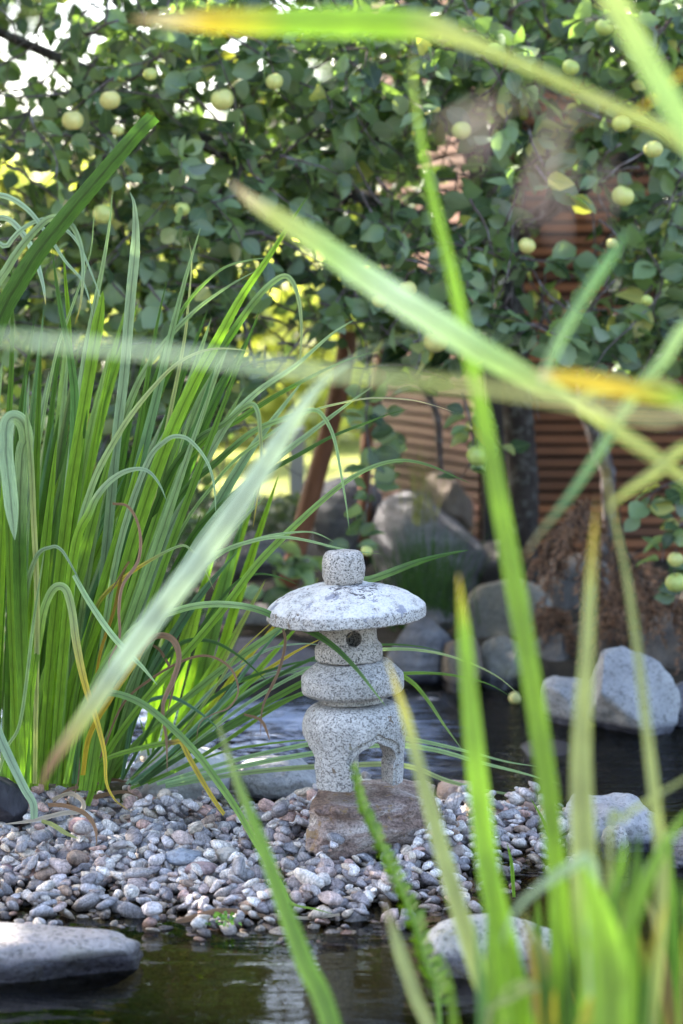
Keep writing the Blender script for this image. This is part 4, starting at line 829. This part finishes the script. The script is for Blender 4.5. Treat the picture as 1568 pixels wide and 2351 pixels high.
# apple leaf template: 6 rows x 3 columns
rows = [(0, .04), (.15, .62), (.38, 1.0), (.62, .92), (.82, .55), (1, .02)]
LT = []; LU = []
for t, w_ in rows:
    for u in (-1, 0, 1): LT.append((u * w_ * .30, t, abs(u) * w_ * .07 - .22 * t * t)); LU.append(((u + 1) / 2, t))
LT = np.array(LT); LU = np.array(LU)
LFc = np.array([(r * 3 + c, r * 3 + c + 1, r * 3 + c + 4, r * 3 + c + 3) for r in range(5) for c in (0, 1)])
def leaves(name, pos, dirs, size, mat, parent, asp=1.0, roll=None, label=None, kind=None):
    n = len(pos); pos = np.array([tuple(p) for p in pos]); d = np.array([tuple(q) for q in dirs]); d /= np.linalg.norm(d, axis=1)[:, None]
    up = rng.normal(size=(n, 3)) * .85 + (0, -.55, .7); x = np.cross(d, up); x /= np.linalg.norm(x, axis=1)[:, None] + 1e-9; z = np.cross(x, d)
    s = np.asarray(size)[:, None, None]; cv = rng.uniform(-.3, 2.0, size=n)[:, None]
    T = np.repeat(LT[None], n, 0).copy(); T[:, :, 2] = np.abs(LT[None, :, 0]) * rng.uniform(.05, .7, size=n)[:, None] - .22 * cv * LT[None, :, 1] ** 2; T[:, :, 0] *= asp * rng.uniform(.85, 1.2, size=n)[:, None]
    T[:, :, 2] += .03 * np.sin(LT[None, :, 1] * 9 + rng.uniform(0, 6, size=n)[:, None]) * np.sign(LT[None, :, 0])
    W = (T[:, :, 0:1] * x[:, None] + T[:, :, 1:2] * d[:, None] + T[:, :, 2:3] * z[:, None]) * s + pos[:, None]
    k = len(LT); Fc = (LFc[None] + (np.arange(n) * k)[:, None, None]).reshape(-1, 4)
    o = mesh(name, W.reshape(-1, 3), Fc, mat, parent=parent, uv=np.tile(LU, (n, 1)))
    if label: o['label'] = label
    return o
BARK = mat_bark('apple bark', (.022, .018, .018), (.075, .062, .06), (.22, .23, .22), .45)
TWIG = mat_bark('apple twig', (.06, .045, .042), (.17, .14, .14), (.34, .34, .36), .5)
TREE = empty('apple_tree', (1.0, 6.6, .12), 'old apple tree with pale green apples, its leafy crown filling the upper half', 'tree')
tr = [tube([P(1195, 1330, 6.62), P(1200, 1100, 6.6), P(1185, 900, 6.6), P(1165, 700, 6.6), P(1160, 560, 6.6), P(1130, 440, 6.55), P(1080, 300, 6.5), P(1000, 100, 6.4), P(900, -200, 6.3), P(700, -700, 6.2)], [.055, .048, .046, .050, .05, .05, .05, .045, .035, .02], 12, .5),
      tube([P(1160, 560, 6.6), P(1230, 500, 6.5), P(1350, 420, 6.4), P(1500, 330, 6.3), P(1700, 250, 6.2)], [.04, .032, .026, .022, .015], 9, .5),
      tube([P(1165, 620, 6.55), P(1000, 520, 6.4), P(850, 470, 6.2), P(650, 420, 6.1), P(420, 300, 6.0), P(200, 160, 6.0), P(-100, 30, 6.0)], [.045, .036, .03, .027, .022, .018, .012], 9, .5)]
tv, tf = join(tr); mesh('trunk', tv, tf, BARK, parent=TREE)
# branches seen in the photo
BR = [([(250, 30), (180, 90), (120, 160), (70, 210), (30, 300)], 9, 6.0), ([(290, 60), (292, 200), (288, 300), (300, 400), (310, 460)], 8, 5.9), ([(440, 80), (410, 130), (395, 170)], 7, 5.9), ([(1080, 20), (1120, 50), (1180, 90), (1220, 160)], 10, 6.0),
      ([(865, 740), (900, 800), (960, 870), (1000, 960), (1010, 1080)], 24, 6.5), ([(1450, 560), (1380, 620), (1300, 640), (1220, 700)], 7, 6.0), ([(1150, 450), (1120, 520), (1100, 600)], 8, 6.1), ([(560, 430), (520, 480), (500, 520)], 6, 5.9),
      ([(800, 150), (780, 220), (740, 300)], 6, 6.0), ([(1130, 470), (1060, 560), (980, 640), (900, 700)], 9, 6.2), ([(1360, 830), (1345, 920), (1370, 1020), (1400, 1120), (1390, 1300)], 46, 6.75), ([(1520, 700), (1560, 640), (1568, 560)], 5, 5.9)]
bb = []
for pts, w_, d_ in BR:
    S = crs([P(x, y, d_) for x, y in pts], 16); S = [s + Vector(mn.noise_vector(s * 9)) * .015 for s in S]; bb.append(tube(S, [w_ / F * d_ / 2 * (1.1 - .5 * i / 15) for i in range(16)], 7, .5))
# twigs with leaves
HOLES = [(150, 60, 26, 20), (60, 170, 30, 22), (210, 110, 16, 12), (590, 95, 18, 12), (850, 130, 12, 16), (700, 200, 16, 12), (790, 190, 14, 12), (300, 95, 14, 10), (200, 370, 14, 12), (480, 350, 12, 10), (640, 250, 12, 12), (740, 160, 42, 34), (528, 108, 34, 26), (30, 70, 84, 74), (95, 135, 60, 54), (215, 20, 44, 36), (95, 405, 34, 26), (150, 20, 30, 30), (20, 200, 30, 26), (330, 60, 26, 18), (430, 240, 12, 12), (860, 40, 14, 12), (560, 300, 12, 12), (735, 300, 14, 14), (460, 620, 18, 18), (780, 640, 16, 16), (740, 830, 30, 30), (60, 620, 22, 22), (700, 585, 26, 20), (730, 610, 16, 12), (330, 130, 14, 14), (690, 300, 12, 22), (620, 320, 16, 12), (1000, 370, 34, 30), (960, 190, 14, 20), (1020, 430, 24, 18), (1240, 470, 40, 30),
         (1290, 530, 66, 90), (960, 590, 26, 26), (1275, 600, 60, 60), (1045, 350, 30, 40), (410, 60, 24, 14), (640, 45, 30, 12), (140, 330, 14, 12), (160, 430, 26, 16), (970, 520, 24, 16)]
def allow(x, y):
    if ((x - 665) / 60) ** 2 + ((y - 740) / 105) ** 2 < 1: return .7
    """leaf density (0..1) of the crown where it is seen"""
    if x < -60 or x > 1630 or y < -60: return 1.0
    for hx, hy, rx, ry in HOLES:
        if ((x - hx) / rx) ** 2 + ((y - hy) / ry) ** 2 < 1: return 0.0
    lo = np.interp(x, [-60, 250, 420, 560, 640, 700, 760, 850, 1000, 1060, 1130, 1200, 1260, 1400, 1450, 1500, 1630], [1080, 1080, 1040, 980, 860, 790, 800, 830, 850, 870, 760, 860, 850, 880, 880, 860, 860])
    if y > lo: return 0.0
    if y > lo - 60 and x > 600: return .6
    if 640 < x < 790 and 500 < y < 680: return .7
    if 1200 < x < 1450 and 640 < y < 740: return .45
    if x > 1150 and y > 420 and x < 1420: return .5
    if 900 < x < 1080 and 280 < y < 520: return .8
    return .95
lp = []; ld = []; ls = []; tw = []
def twig(p, dirv, ln, nl, sz, thick=.003, test=True, draw=True):
    n = 7; q = Vector(p); d = Vector(dirv).normalized(); path = [q.copy()]
    for i in range(n):
        d = (d + Vector((random.gauss(0, .22), random.gauss(0, .22), random.gauss(0, .18) - .04))).normalized(); q = q + d * ln / n; path.append(q.copy())
    kept = 0
    for i in range(nl):
        t = random.uniform(.15, 1) ** .7 * n; k = min(int(t), n - 1); s = path[k].lerp(path[k + 1], t - k)
        dd = (path[k + 1] - path[k]).normalized() * .5 + Vector((random.gauss(0, .8), random.gauss(0, .8), random.gauss(0, .6) - .15)); dd.normalize()
        size = sz * random.uniform(.6, 1.2); c = s + dd * (size * .5 + .015)
        sl = math.atan2(c.z + CAMH, c.y); my_ = 1175.5 + math.tan(sl - PITCH) * F; mx_ = 784 + c.x / c.y * F
        if 600 < mx_ < 735 and 2185 < my_ < 2400 : continue
        if test:
            x, y = proj(c)
            if random.random() > allow(x, y): continue
        lp.append(s + dd * .015); ld.append(dd); ls.append(size); kept += 1
    if draw and (kept or not test): tw.append(tube(path, [thick * (1.3 - i * .12) for i in range(n + 1)], 5))
N1 = 0
while N1 < 1150:                      # crown as the photo shows it
    x = random.uniform(-120, 1700); y = random.uniform(-120, 1060); d_ = random.choice((random.uniform(5.35, 5.8), random.uniform(5.6, 6.9)))
    if random.random() > allow(x, y) + .05: continue
    if 940 < x < 1450 and y > 250 and d_ > 6.2 and random.random() < .6: continue
    N1 += 1
    twig(P(x, y, d_), (random.gauss(0, 1), random.gauss(0, .6), random.gauss(0, .6) - .2), random.uniform(.15, .32), 11, .064)
# leafy shoots that hang low
def shoot(pts, d_, nl, sz=.066, thick=.003):
    S = crs([P(x, y, d_) for x, y in pts], 12); tw.append(tube(S, [thick * (1.2 - i * .07) for i in range(12)], 5))
    for i in range(nl):
        t = random.uniform(0, 10.99); k = int(t); s = S[k].lerp(S[k + 1], t - k); dd = Vector((random.choice((-1, 1)) * random.uniform(.5, 1), random.gauss(-.2, .3), random.gauss(-.1, .4))).normalized()
        lp.append(s + dd * .012); ld.append(dd); ls.append(sz * random.uniform(.7, 1.15))
shoot([(850, 860), (840, 960), (850, 1060), (845, 1150), (825, 1230), (800, 1270)], 5.6, 30)
shoot([(900, 700), (950, 760), (940, 850), (980, 900)], 5.7, 22, .08); shoot([(1010, 620), (1040, 720), (1060, 820)], 5.8, 22, .08); shoot([(870, 900), (880, 1000), (860, 1100), (880, 1180)], 5.7, 14)
shoot([(1060, 900), (1085, 990), (1080, 1060), (1050, 1110)], 5.6, 15)
shoot([(1110, 960), (1140, 1010), (1165, 1040)], 5.6, 6)
shoot([(1640, 1060), (1560, 1100), (1500, 1130), (1470, 1180)], 5.5, 20); shoot([(1640, 1180), (1570, 1200), (1530, 1240), (1520, 1290)], 5.5, 18)
shoot([(1640, 1290), (1580, 1330), (1545, 1400)], 5.5, 10)
shoot([(760, 1330), (720, 1300), (690, 1280), (660, 1300)], 5.9, 12, .08); shoot([(700, 1370), (660, 1350), (610, 1360)], 5.9, 8, .08)
shoot([(1160, 705), (1200, 740), (1240, 745), (1280, 760)], 5.4, 9, .08); shoot([(1300, 690), (1340, 760), (1390, 800), (1420, 830)], 5.4, 12, .085)
shoot([(1180, 590), (1260, 600), (1330, 590)], 5.5, 10, .085); shoot([(1480, 560), (1520, 640), (1500, 720), (1540, 800)], 5.4, 22, .085); shoot([(1230, 380), (1260, 420), (1300, 450)], 5.3, 7, .085)
# unseen rest of the crown, spread above and left to shade the foreground
for i in range(1350):
    X = random.uniform(-4.4, 2.2); Y = random.uniform(4.9, 7.4); Z = random.uniform(1.7, 4.3)
    if X > -.8: Z = random.uniform(2.2, 2.8); Y = random.uniform(6.3, 7.4)
    if i % 3 == 0: X = random.uniform(-4.6, -1.9); Y = random.uniform(3.8, 5.2); Z = random.uniform(1.5, 3.1)
    elif i % 7 == 1: X = random.uniform(-4.0, -1.4); Y = random.uniform(7.0, 8.2); Z = random.uniform(1.5, 3.4)
    elif (X + 1) ** 2 / 12 + (Y - 6.2) ** 2 / 2.2 + (Z - 2.6) ** 2 / 3.6 > 1: continue
    twig((X, Y, Z), (random.gauss(0, 1), random.gauss(0, 1), random.gauss(0, .6)), .4, 22, .082, draw=i % 3 == 0)
for bv_, bf_ in bb: mesh('branch', [tuple(q) for q in bv_], bf_, TWIG, parent=TREE)
k_ = 0
while k_ < 420:                      # unseen leafy limbs added to keep sun off lantern, gravel and bank
    T = Vector((random.uniform(-.22, .95), random.uniform(3.1, 7.2), random.uniform(0, .55))); t_ = random.uniform(1.8, 4.6); q = T + TOSUN * t_
    if not (1.4 < q.z < 3.6): continue
    if not (q.x < -.165 * q.y - .25 or q.z > 1.07 + .145 * q.y + .2): continue
    k_ += 1; twig(q, (random.gauss(0, 1), random.gauss(0, 1), random.gauss(0, .6)), .3, 18, .085, test=False, draw=k_ % 3 == 0)
bb2, bf2 = join(tw); mesh('twigs', bb2, bf2, TWIG, parent=TREE)
leaves('foliage', lp, ld, ls, LEAF, TREE, asp=1.12)
print('leaves', len(lp))
# apples
def apple_mat():
    m = M('green apple'); co = m.co('Object'); oi = m.N('ShaderNodeObjectInfo').outputs['Random']
    c = m.ramp(oi, [(0, (.36, .46, .10)), (.5, (.50, .56, .16)), (1, (.66, .60, .22))]); n = m.noise(co, 25, 3)
    c = m.mix(1.0, c, m.ramp(n, [(.3, .85), (.7, 1.1)]), 'MULTIPLY')
    sp = m.voro(co, 260, 'Distance'); c = m.mix(m.math('MULTIPLY', m.ramp(sp, [(.10, 1.0), (.16, 0.0)]), .35), c, (.75, .75, .5))
    s = m.N('ShaderNodeBsdfPrincipled'); m.set(s.inputs['Base Color'], c); s.inputs['Roughness'].default_value = .33
    s.inputs['Subsurface Weight'].default_value = .15; s.inputs['Subsurface Scale'].default_value = .01; return m.done(s.outputs[0])
APM = apple_mat()
ap = []; apf = []
prof = []
for i in range(17):
    a = math.pi * i / 16; r = math.sin(a) * (1 + .04 * math.cos(a)); z = math.cos(a) * .90
    dip = math.exp(-(r / .28) ** 2); z -= dip * (.26 if z > 0 else -.16); prof.append((max(r, .002), z))
for j, (r, z) in enumerate(prof):
    for k in range(20): t = 2 * math.pi * k / 20; rr = r * (1 + (.03 * math.cos(5 * t) if z < 0 else 0) * (1 - r * .5)); ap.append((rr * math.cos(t), rr * math.sin(t), z))
apf = [(j * 20 + k, (j + 1) * 20 + k, (j + 1) * 20 + (k + 1) % 20, j * 20 + (k + 1) % 20) for j in range(16) for k in range(20)]
ap = np.array(ap)
am = mesh('apple', ap * .03, apf, APM); am_me = am.data; bpy.data.objects.remove(am)
st_v, st_f = tube([Vector((0, 0, .018)), Vector((.002, 0, .03)), Vector((.006, 0, .042))], [.0013, .0011, .0015], 6)
sm = mesh('stem', [tuple(q) for q in st_v], st_f, TWIG); sm_me = sm.data; bpy.data.objects.remove(sm)
def apple(x, y, r, d_, parent=None, z=None, label=None):
    o = bpy.data.objects.new('apple', am_me); C.objects.link(o); p = P(x, y, d_)
    s = r / F * d_ / .03; o.scale = (s, s, s); o.rotation_euler = (random.uniform(-.4, .4), random.uniform(-.4, .4), random.uniform(0, 6))
    if z is not None: p.z = z; o.rotation_euler = (1.2, .4, 1)
    if parent: o.parent = parent; o.location = p - parent.location
    else: o.location = p; props(o, label, 'apple')
    if z is None and r > 15:
        q = bpy.data.objects.new('stem', sm_me); C.objects.link(q); q.parent = o
    return o
for x, y, r in [(167, 277, 25), (510, 229, 27), (253, 230, 24), (630, 187, 20), (237, 492, 24), (78, 610, 20), (1427, 283, 22), (1210, 564, 20), (1430, 450, 26), (1500, 343, 22), (1060, 300, 22), (1388, 62, 22), (1310, 155, 20), (1002, 782, 30), (1098, 1046, 27),
                (1551, 1285, 19), (1552, 1338, 25), (1485, 690, 14), (345, 170, 16), (418, 480, 18), (270, 300, 14), (872, 690, 18), (1405, 560, 14), (842, 1265, 14), (935, 665, 22)]:
    apple(x, y, r, 5.25 if x not in (1552, 1551, 842, 1098) else 5.3, TREE)
wp = G(1182, 1614, .0); apple(1182, 1610, 16, wp.y, z=.012, label='windfall apple floating in the stream below the far boulders')
apple(372, 1460, 30, 5.3, label='windfall apple resting on the ledge stone behind the tall grass')['category'] = 'apple'

# ------------------------------------------------------------------ slatted garden building
CX, CY = P(1128, 900, 7.4).x, 7.4
WB = empty('slatted_shed', (CX, CY, .1), 'garden building clad in horizontal reddish brown wooden slats behind the apple tree', 'building')
W1 = mat_wood('cedar slats', (.12, .040, .013), (.31, .105, .034)); W2 = mat_wood('shade tinted cedar slats', (.11, .05, .040), (.20, .10, .080), 1.4)  # side wall copy of the cedar, its pink light and shade put into the colour
DK = mat_simple('dark backing', (.008, .006, .006), (.02, .015, .014)); PIPE = mat_simple('dark downpipe metal', (.018, .016, .02), (.03, .027, .03), 8, .35, .001, .1)
def box(c, ax, ay, sx, sy, sz):
    v = []
    for k in (-1, 1):
        for i, j in ((-1, -1), (1, -1), (1, 1), (-1, 1)): v.append(Vector(c) + Vector(ax) * i * sx / 2 + Vector(ay) * j * sy / 2 + Vector((0, 0, k * sz / 2)))
    return v, [(3, 2, 1, 0), (4, 5, 6, 7), (0, 1, 5, 4), (1, 2, 6, 5), (2, 3, 7, 6), (3, 0, 4, 7)]
def slats(name, a, bq, mat, z0=.06, z1=2.75, pitch=.0405, h=.0275):
    a = Vector(a); bq = Vector(bq); L_ = (bq - a).length; ax = (bq - a).normalized(); ay = Vector((-ax.y, ax.x, 0)); ps = []; z = z0
    while z < z1:
        nseg = max(1, int(L_ / 1.6)); 
        for k in range(nseg):
            t0 = k / nseg; t1 = (k + 1) / nseg; c = a + (bq - a) * (t0 + t1) / 2
            ps.append(box((c.x + random.gauss(0, .0005), c.y, z + random.gauss(0, .0008)), ax, ay, L_ / nseg - .002, .022, h))
        z += pitch
    v, f = join(ps); o = mesh(name, [tuple(q) for q in v], f, mat, parent=WB, smooth=False)
    m_ = (a + bq) / 2 + ay * .05; v, f = box((m_.x, m_.y, (z0 + z1) / 2), ax, ay, L_, .04, z1 - z0)
    mesh('wall_backing', [tuple(q) for q in v], f, DK, parent=WB, smooth=False); return o
slats('slat_cladding', (CX + .05, CY, 0), (CX + 3.2, CY + .1, 0), W1)
bx_, by_ = P(858, 900, 8.25).x, 8.25
o = slats('slat_cladding', (bx_, by_, 0), (CX - .03, CY + .03, 0), W2); o['label'] = 'paler pinkish slats of the side wall'
v, f = box((CX + .01, CY - .02, 1.4), (1, 0, 0), (0, 1, 0), .075, .075, 2.8); mesh('corner_post', [tuple(q) for q in v], f, PIPE, parent=WB, smooth=False)
v, f = box((CX + 1.5, CY + .6, 2.83), (1, 0, 0), (0, 1, 0), 3.6, 1.7, .08); mesh('roof', [tuple(q) for q in v], f, DK, parent=WB, smooth=False)
# stakes
STK = mat_simple('brown stake wood', (.10, .035, .014), (.24, .095, .045), 20, .6, .002, map=(1, 1, .2))
def stake(lab, pts, d_, r_):
    S = crs([P(x, y, d_) for x, y in pts], 12); v, f = tube(S, [r_ * (1.05 - .01 * i) for i in range(12)], 12, .12); props(mesh('stake', [tuple(q) for q in v], f, STK, loc=tuple(S[0])), lab, 'stake')
stake('thick slanting reddish brown pole propping the tree, left of the finial', [(660, 1345), (690, 1230), (722, 1110), (755, 990), (782, 880), (800, 760)], 6.3, .029)
stake('thinner reddish brown upright pole right of the slanting one', [(838, 1280), (838, 1150), (842, 1020), (862, 900), (885, 780), (895, 690)], 6.9, .020)
PW = mat_simple('grey white painted wood', (.42, .42, .44), (.58, .58, .60), 10, .7, .001)
for k, (x, y0, y1, w_, lb) in enumerate([(682, 980, 1260, 34, 'pale grey wooden post in the sunny garden left of the slanting pole'), (386, 1140, 1230, 50, 'white painted post glimpsed low behind the tall grass')]):
    a, c = P(x, y0, 8.2), P(x, y1, 8.2); v, f = box(((a.x + c.x) / 2, 8.2, (a.z + c.z) / 2 - .1), (1, 0, 0), (0, 1, 0), w_ / F * 8.2, .06, a.z - c.z + .2); props(mesh('post', [tuple(q) for q in v], f, PW, loc=(c.x, 8.2, c.z), smooth=False), lb, 'post')

# ------------------------------------------------------------------ withered shrub, grasses, ground cover
BRN = mat_simple('withered conifer sprays', (.15, .078, .045), (.40, .23, .145), 30, .8, .002)
WS = empty('withered_conifer', tuple(P(1400, 1420, 6.2)), 'brown dried out conifer branches heaped over the rocks on the right bank', 'dead shrub')
parts = []; stems = []
def frond(p, d, ln, nn=20):
    for j in range(nn):
        q = p + d * ln * j / (nn - 1) + Vector((0, 0, -.25 * ln * (j / nn) ** 2)); s_ = d.cross(Vector((random.gauss(0, 1), random.gauss(0, 1), random.gauss(0, 1)))).normalized(); e = q + (s_ + d * .8) * ln * .24 * (1.15 - j / nn)
        parts.append(tube([q, q.lerp(e, .55), e], [.0016, .0030, .0008], 4))
    stems.append(tube([p, p + d * ln * .5, p + d * ln + Vector((0, 0, -.2 * ln))], [.002, .0015, .001], 4))
for (xa, ya), (xb, yb) in [((1330, 1180), (1260, 1330)), ((1380, 1190), (1330, 1350)), ((1400, 1230), (1420, 1400)), ((1440, 1270), (1500, 1420)), ((1480, 1290), (1555, 1450)), ((1350, 1290), (1400, 1440)), ((1420, 1320), (1460, 1465)), ((1500, 1340), (1600, 1470)),
                     ((1300, 1240), (1240, 1290)), ((1460, 1330), (1530, 1480)), ((1390, 1350), (1370, 1470)), ((1290, 1400), (1240, 1440)), ((1260, 1420), (1330, 1510)), ((1350, 1150), (1300, 1230)), ((1230, 1390), (1300, 1470)), ((1540, 1370), (1590, 1500))]:
    dd_ = random.uniform(5.75, 6.2); A_ = P(xa, ya, dd_); B_ = P(xb, yb, dd_ - random.uniform(0, .25)); D_ = (B_ - A_).normalized()
    stems.append(tube([A_, A_.lerp(B_, .5) + Vector((0, -.03, .03)), B_], [.004, .003, .001], 5))
    for i in range(15):
        t = i / 14; q = A_.lerp(B_, t) + Vector((0, -.03, .03)) * math.sin(t * 3.14)
        v_ = (D_ + Vector((random.gauss(0, .55), random.gauss(-.2, .4), random.gauss(-.25, .35)))).normalized(); frond(q, v_, random.uniform(.06, .12))
for pts in ([(1240, 1300), (1320, 1330), (1420, 1290), (1500, 1250)], [(1560, 1460), (1480, 1400), (1400, 1330), (1340, 1200)], [(1500, 1420), (1440, 1280), (1420, 1160)]):
    stems.append(tube(crs([P(x, y, 6.2) for x, y in pts], 10), [.006 - .0004 * i for i in range(10)], 6))
v, f = join(parts); mesh('needle_sprays', [tuple(q) for q in v], f, BRN, parent=WS); v, f = join(stems[:-3]); props(mesh('stems', [tuple(q) for q in v], f, BARK, parent=WS), kind='stuff')
for v, f in stems[-3:]: mesh('branch', [tuple(q) for q in v], f, BARK, parent=WS)
def tuft(label, x0, x1, y0, y1, d_, n, col, wm=.004, spread=.4):
    g0 = P((x0 + x1) / 2, y1, d_); V = []; UV = []; CO = []; Fc = []
    for i in range(n):
        x = random.gauss((x0 + x1) / 2, (x1 - x0) * .2); p = P(x, y1 + random.uniform(-10, 10), d_ + random.uniform(-.12, .12)); top = P(x + random.gauss(0, (x1 - x0) * .3), y0 + abs(random.gauss(0, (y1 - y0) * .3)), p.y)
        mid = p.lerp(top, .55) + Vector((0, 0, .02)); S = crs([p, mid, top], 7); c = np.array(col) * random.uniform(.6, 1.4)
        for j, s in enumerate(S):
            for u in (-1, 1): V.append(tuple(s + Vector((u * wm * (1 - j / 6.5) / 2, 0, 0)))); UV.append(((u + 1) / 2, j / 6)); CO.append(c)
        k = len(V) - 14; Fc += [(k + 2 * j, k + 2 * j + 1, k + 2 * j + 3, k + 2 * j + 2) for j in range(6)]
    o = mesh('grass_tuft', V, Fc, BLADE, loc=tuple(g0), col=np.array(CO), uv=UV); props(o, label, 'grass')
tuft('dark green fine grass tuft before the largest boulder, right behind the lantern roof', 880, 1070, 1190, 1440, 6.25, 260, (.035, .085, .015))
tuft('thin pale grass standing in front of the upper brownish boulder', 920, 1010, 1000, 1200, 6.7, 40, (.16, .17, .07), .003)
tuft('shaded grass at the water edge left of the ledge stones', 260, 480, 1330, 1560, 5.5, 160, (.03, .07, .015))
def cover(label, x0, x1, y0, y1, d0, d1, n, sz, mat=None):
    pos = []; dr = []
    for i in range(n):
        p = P(random.uniform(x0, x1), random.uniform(y0, y1), random.uniform(d0, d1)); pos.append(p); dr.append(Vector((random.gauss(0, 1), random.gauss(0, 1), random.uniform(0, .8))))
    o = leaves('ground_cover', pos, dr, np.random.uniform(.6, 1.2, n) * sz, mat or FARLEAF, None); props(o, label, 'ground cover', kind='stuff')
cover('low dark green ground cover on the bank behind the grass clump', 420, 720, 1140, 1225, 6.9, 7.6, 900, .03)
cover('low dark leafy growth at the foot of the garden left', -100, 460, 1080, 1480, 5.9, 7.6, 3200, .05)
# little cress seedlings and soaked straw at the shore
cs = G(512, 2128, .01); pos = [cs + Vector((random.gauss(0, .012), random.gauss(0, .006), random.uniform(0, .022))) for _ in range(34)]
o = leaves('seedlings', pos, [Vector((random.gauss(0, 1), random.gauss(0, .6), .5)) for _ in pos], [random.uniform(.005, .010) for _ in pos], mat_apple_leaf('seedling leaf', (.12, .28, .03), (.2, .4, .06), (.3, .4, .1)), None, asp=1.6); props(o, 'tiny bright green seedlings at the water edge in front of the gravel', 'seedlings')
for k, (pts, w_, c_, lb) in enumerate([([(400, 2118), (450, 2105), (500, 2092), (545, 2092)], 14, 'T', 'flat brown straw lying at the water edge beside the seedlings'), ([(545, 2092), (600, 2102), (660, 2118)], 8, 'T', 'thin reddish straw on the wet pebbles right of the seedlings'), ([(620, 2098), (700, 2108), (780, 2100)], 8, 'W', 'pale straw at the waterline below the fallen leaf')]):
    e = G(*pts[0], .015); o = empty('dead_straw', tuple(e), lb, 'straw'); blade(o, pts, w_, c_, (e.y, e.y), n=20, name='leaf_blade', mat=DRY, taper=.15)

# ------------------------------------------------------------------ sunlit garden beyond
def shrub(name, label, c, rx, ry, rz, n, sz, mat, cat='shrub', trunk=None):
    o = empty(name, (c[0], c[1], .22), label, cat); pos = []; dr = []; cl = []
    for i in range(int(n / 26)):
        a = Vector((random.gauss(0, 1), random.gauss(0, 1), random.gauss(0, 1))).normalized() * random.uniform(.55, 1.0); cl.append(Vector((c[0] + a.x * rx, c[1] + a.y * ry, c[2] + a.z * rz)))
    for q in cl:
        for _ in range(26): pos.append(q + Vector((random.gauss(0, .22 * rx), random.gauss(0, .22 * ry), random.gauss(0, .16 * rz)))); dr.append(Vector((random.gauss(0, 1), random.gauss(0, 1), random.gauss(0, .6))))
    pos = [q if q.z > .2 else Vector((q.x, q.y, .2 + random.random() * .3)) for q in pos]
    leaves('foliage', pos, dr, np.random.uniform(.6, 1.2, len(pos)) * sz, mat, o, asp=1.3)
    b0 = Vector((c[0], c[1], .05)); ps = [tube([b0, b0.lerp(Vector(c), .5) + Vector((.05, 0, 0)), Vector(c)], [.05 * rz, .04 * rz, .02 * rz], 8)]
    for q in cl[:14]: ps.append(tube([b0.lerp(Vector(c), .7), b0.lerp(q, .8), q], [.02 * rz, .012 * rz, .005 * rz], 5))
    v, f = join(ps); mesh('trunk', [tuple(q) for q in v], f, BARK, parent=o)
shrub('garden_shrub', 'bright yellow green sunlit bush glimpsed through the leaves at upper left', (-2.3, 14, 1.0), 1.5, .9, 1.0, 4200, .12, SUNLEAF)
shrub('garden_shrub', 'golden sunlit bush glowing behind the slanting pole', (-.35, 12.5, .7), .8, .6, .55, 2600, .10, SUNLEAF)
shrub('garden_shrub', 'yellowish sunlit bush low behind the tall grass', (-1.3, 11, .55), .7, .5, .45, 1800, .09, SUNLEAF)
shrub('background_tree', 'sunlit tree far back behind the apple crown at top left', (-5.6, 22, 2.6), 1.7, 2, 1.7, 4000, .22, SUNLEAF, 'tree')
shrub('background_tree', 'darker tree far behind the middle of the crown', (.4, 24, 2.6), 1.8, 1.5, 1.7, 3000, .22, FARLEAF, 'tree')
shrub('background_tree', 'unseen small tree added beyond the left edge to shade the lower part of the shed', (-2.45, 9.9, 2.55), .95, .9, .75, 3800, .12, FARLEAF, 'tree')  # added crown out of view, blocks the sun from the side wall
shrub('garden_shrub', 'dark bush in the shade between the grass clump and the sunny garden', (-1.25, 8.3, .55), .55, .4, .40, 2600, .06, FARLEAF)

# shared group names of repeated kinds
GN = {'rock': 'boulders and rocks along the pond and its banks', 'stone': 'smaller stones along the banks', 'pebble': 'larger single pebbles lying on the gravel', 'water plant': 'iris clumps around the pond', 'stake': 'poles propping the apple tree',
      'post': 'pale posts in the garden beyond', 'shrub': 'shrubs in the garden beyond', 'tree': 'trees of the garden', 'dead leaf': 'dead leaves lying on the gravel', 'straw': 'straw at the waterline', 'grass': 'grass sprouts and tufts', 'apple': 'windfall apples'}
for o in SC.objects:
    if o.parent is None and o.get('category') in GN: o['group'] = GN[o['category']]
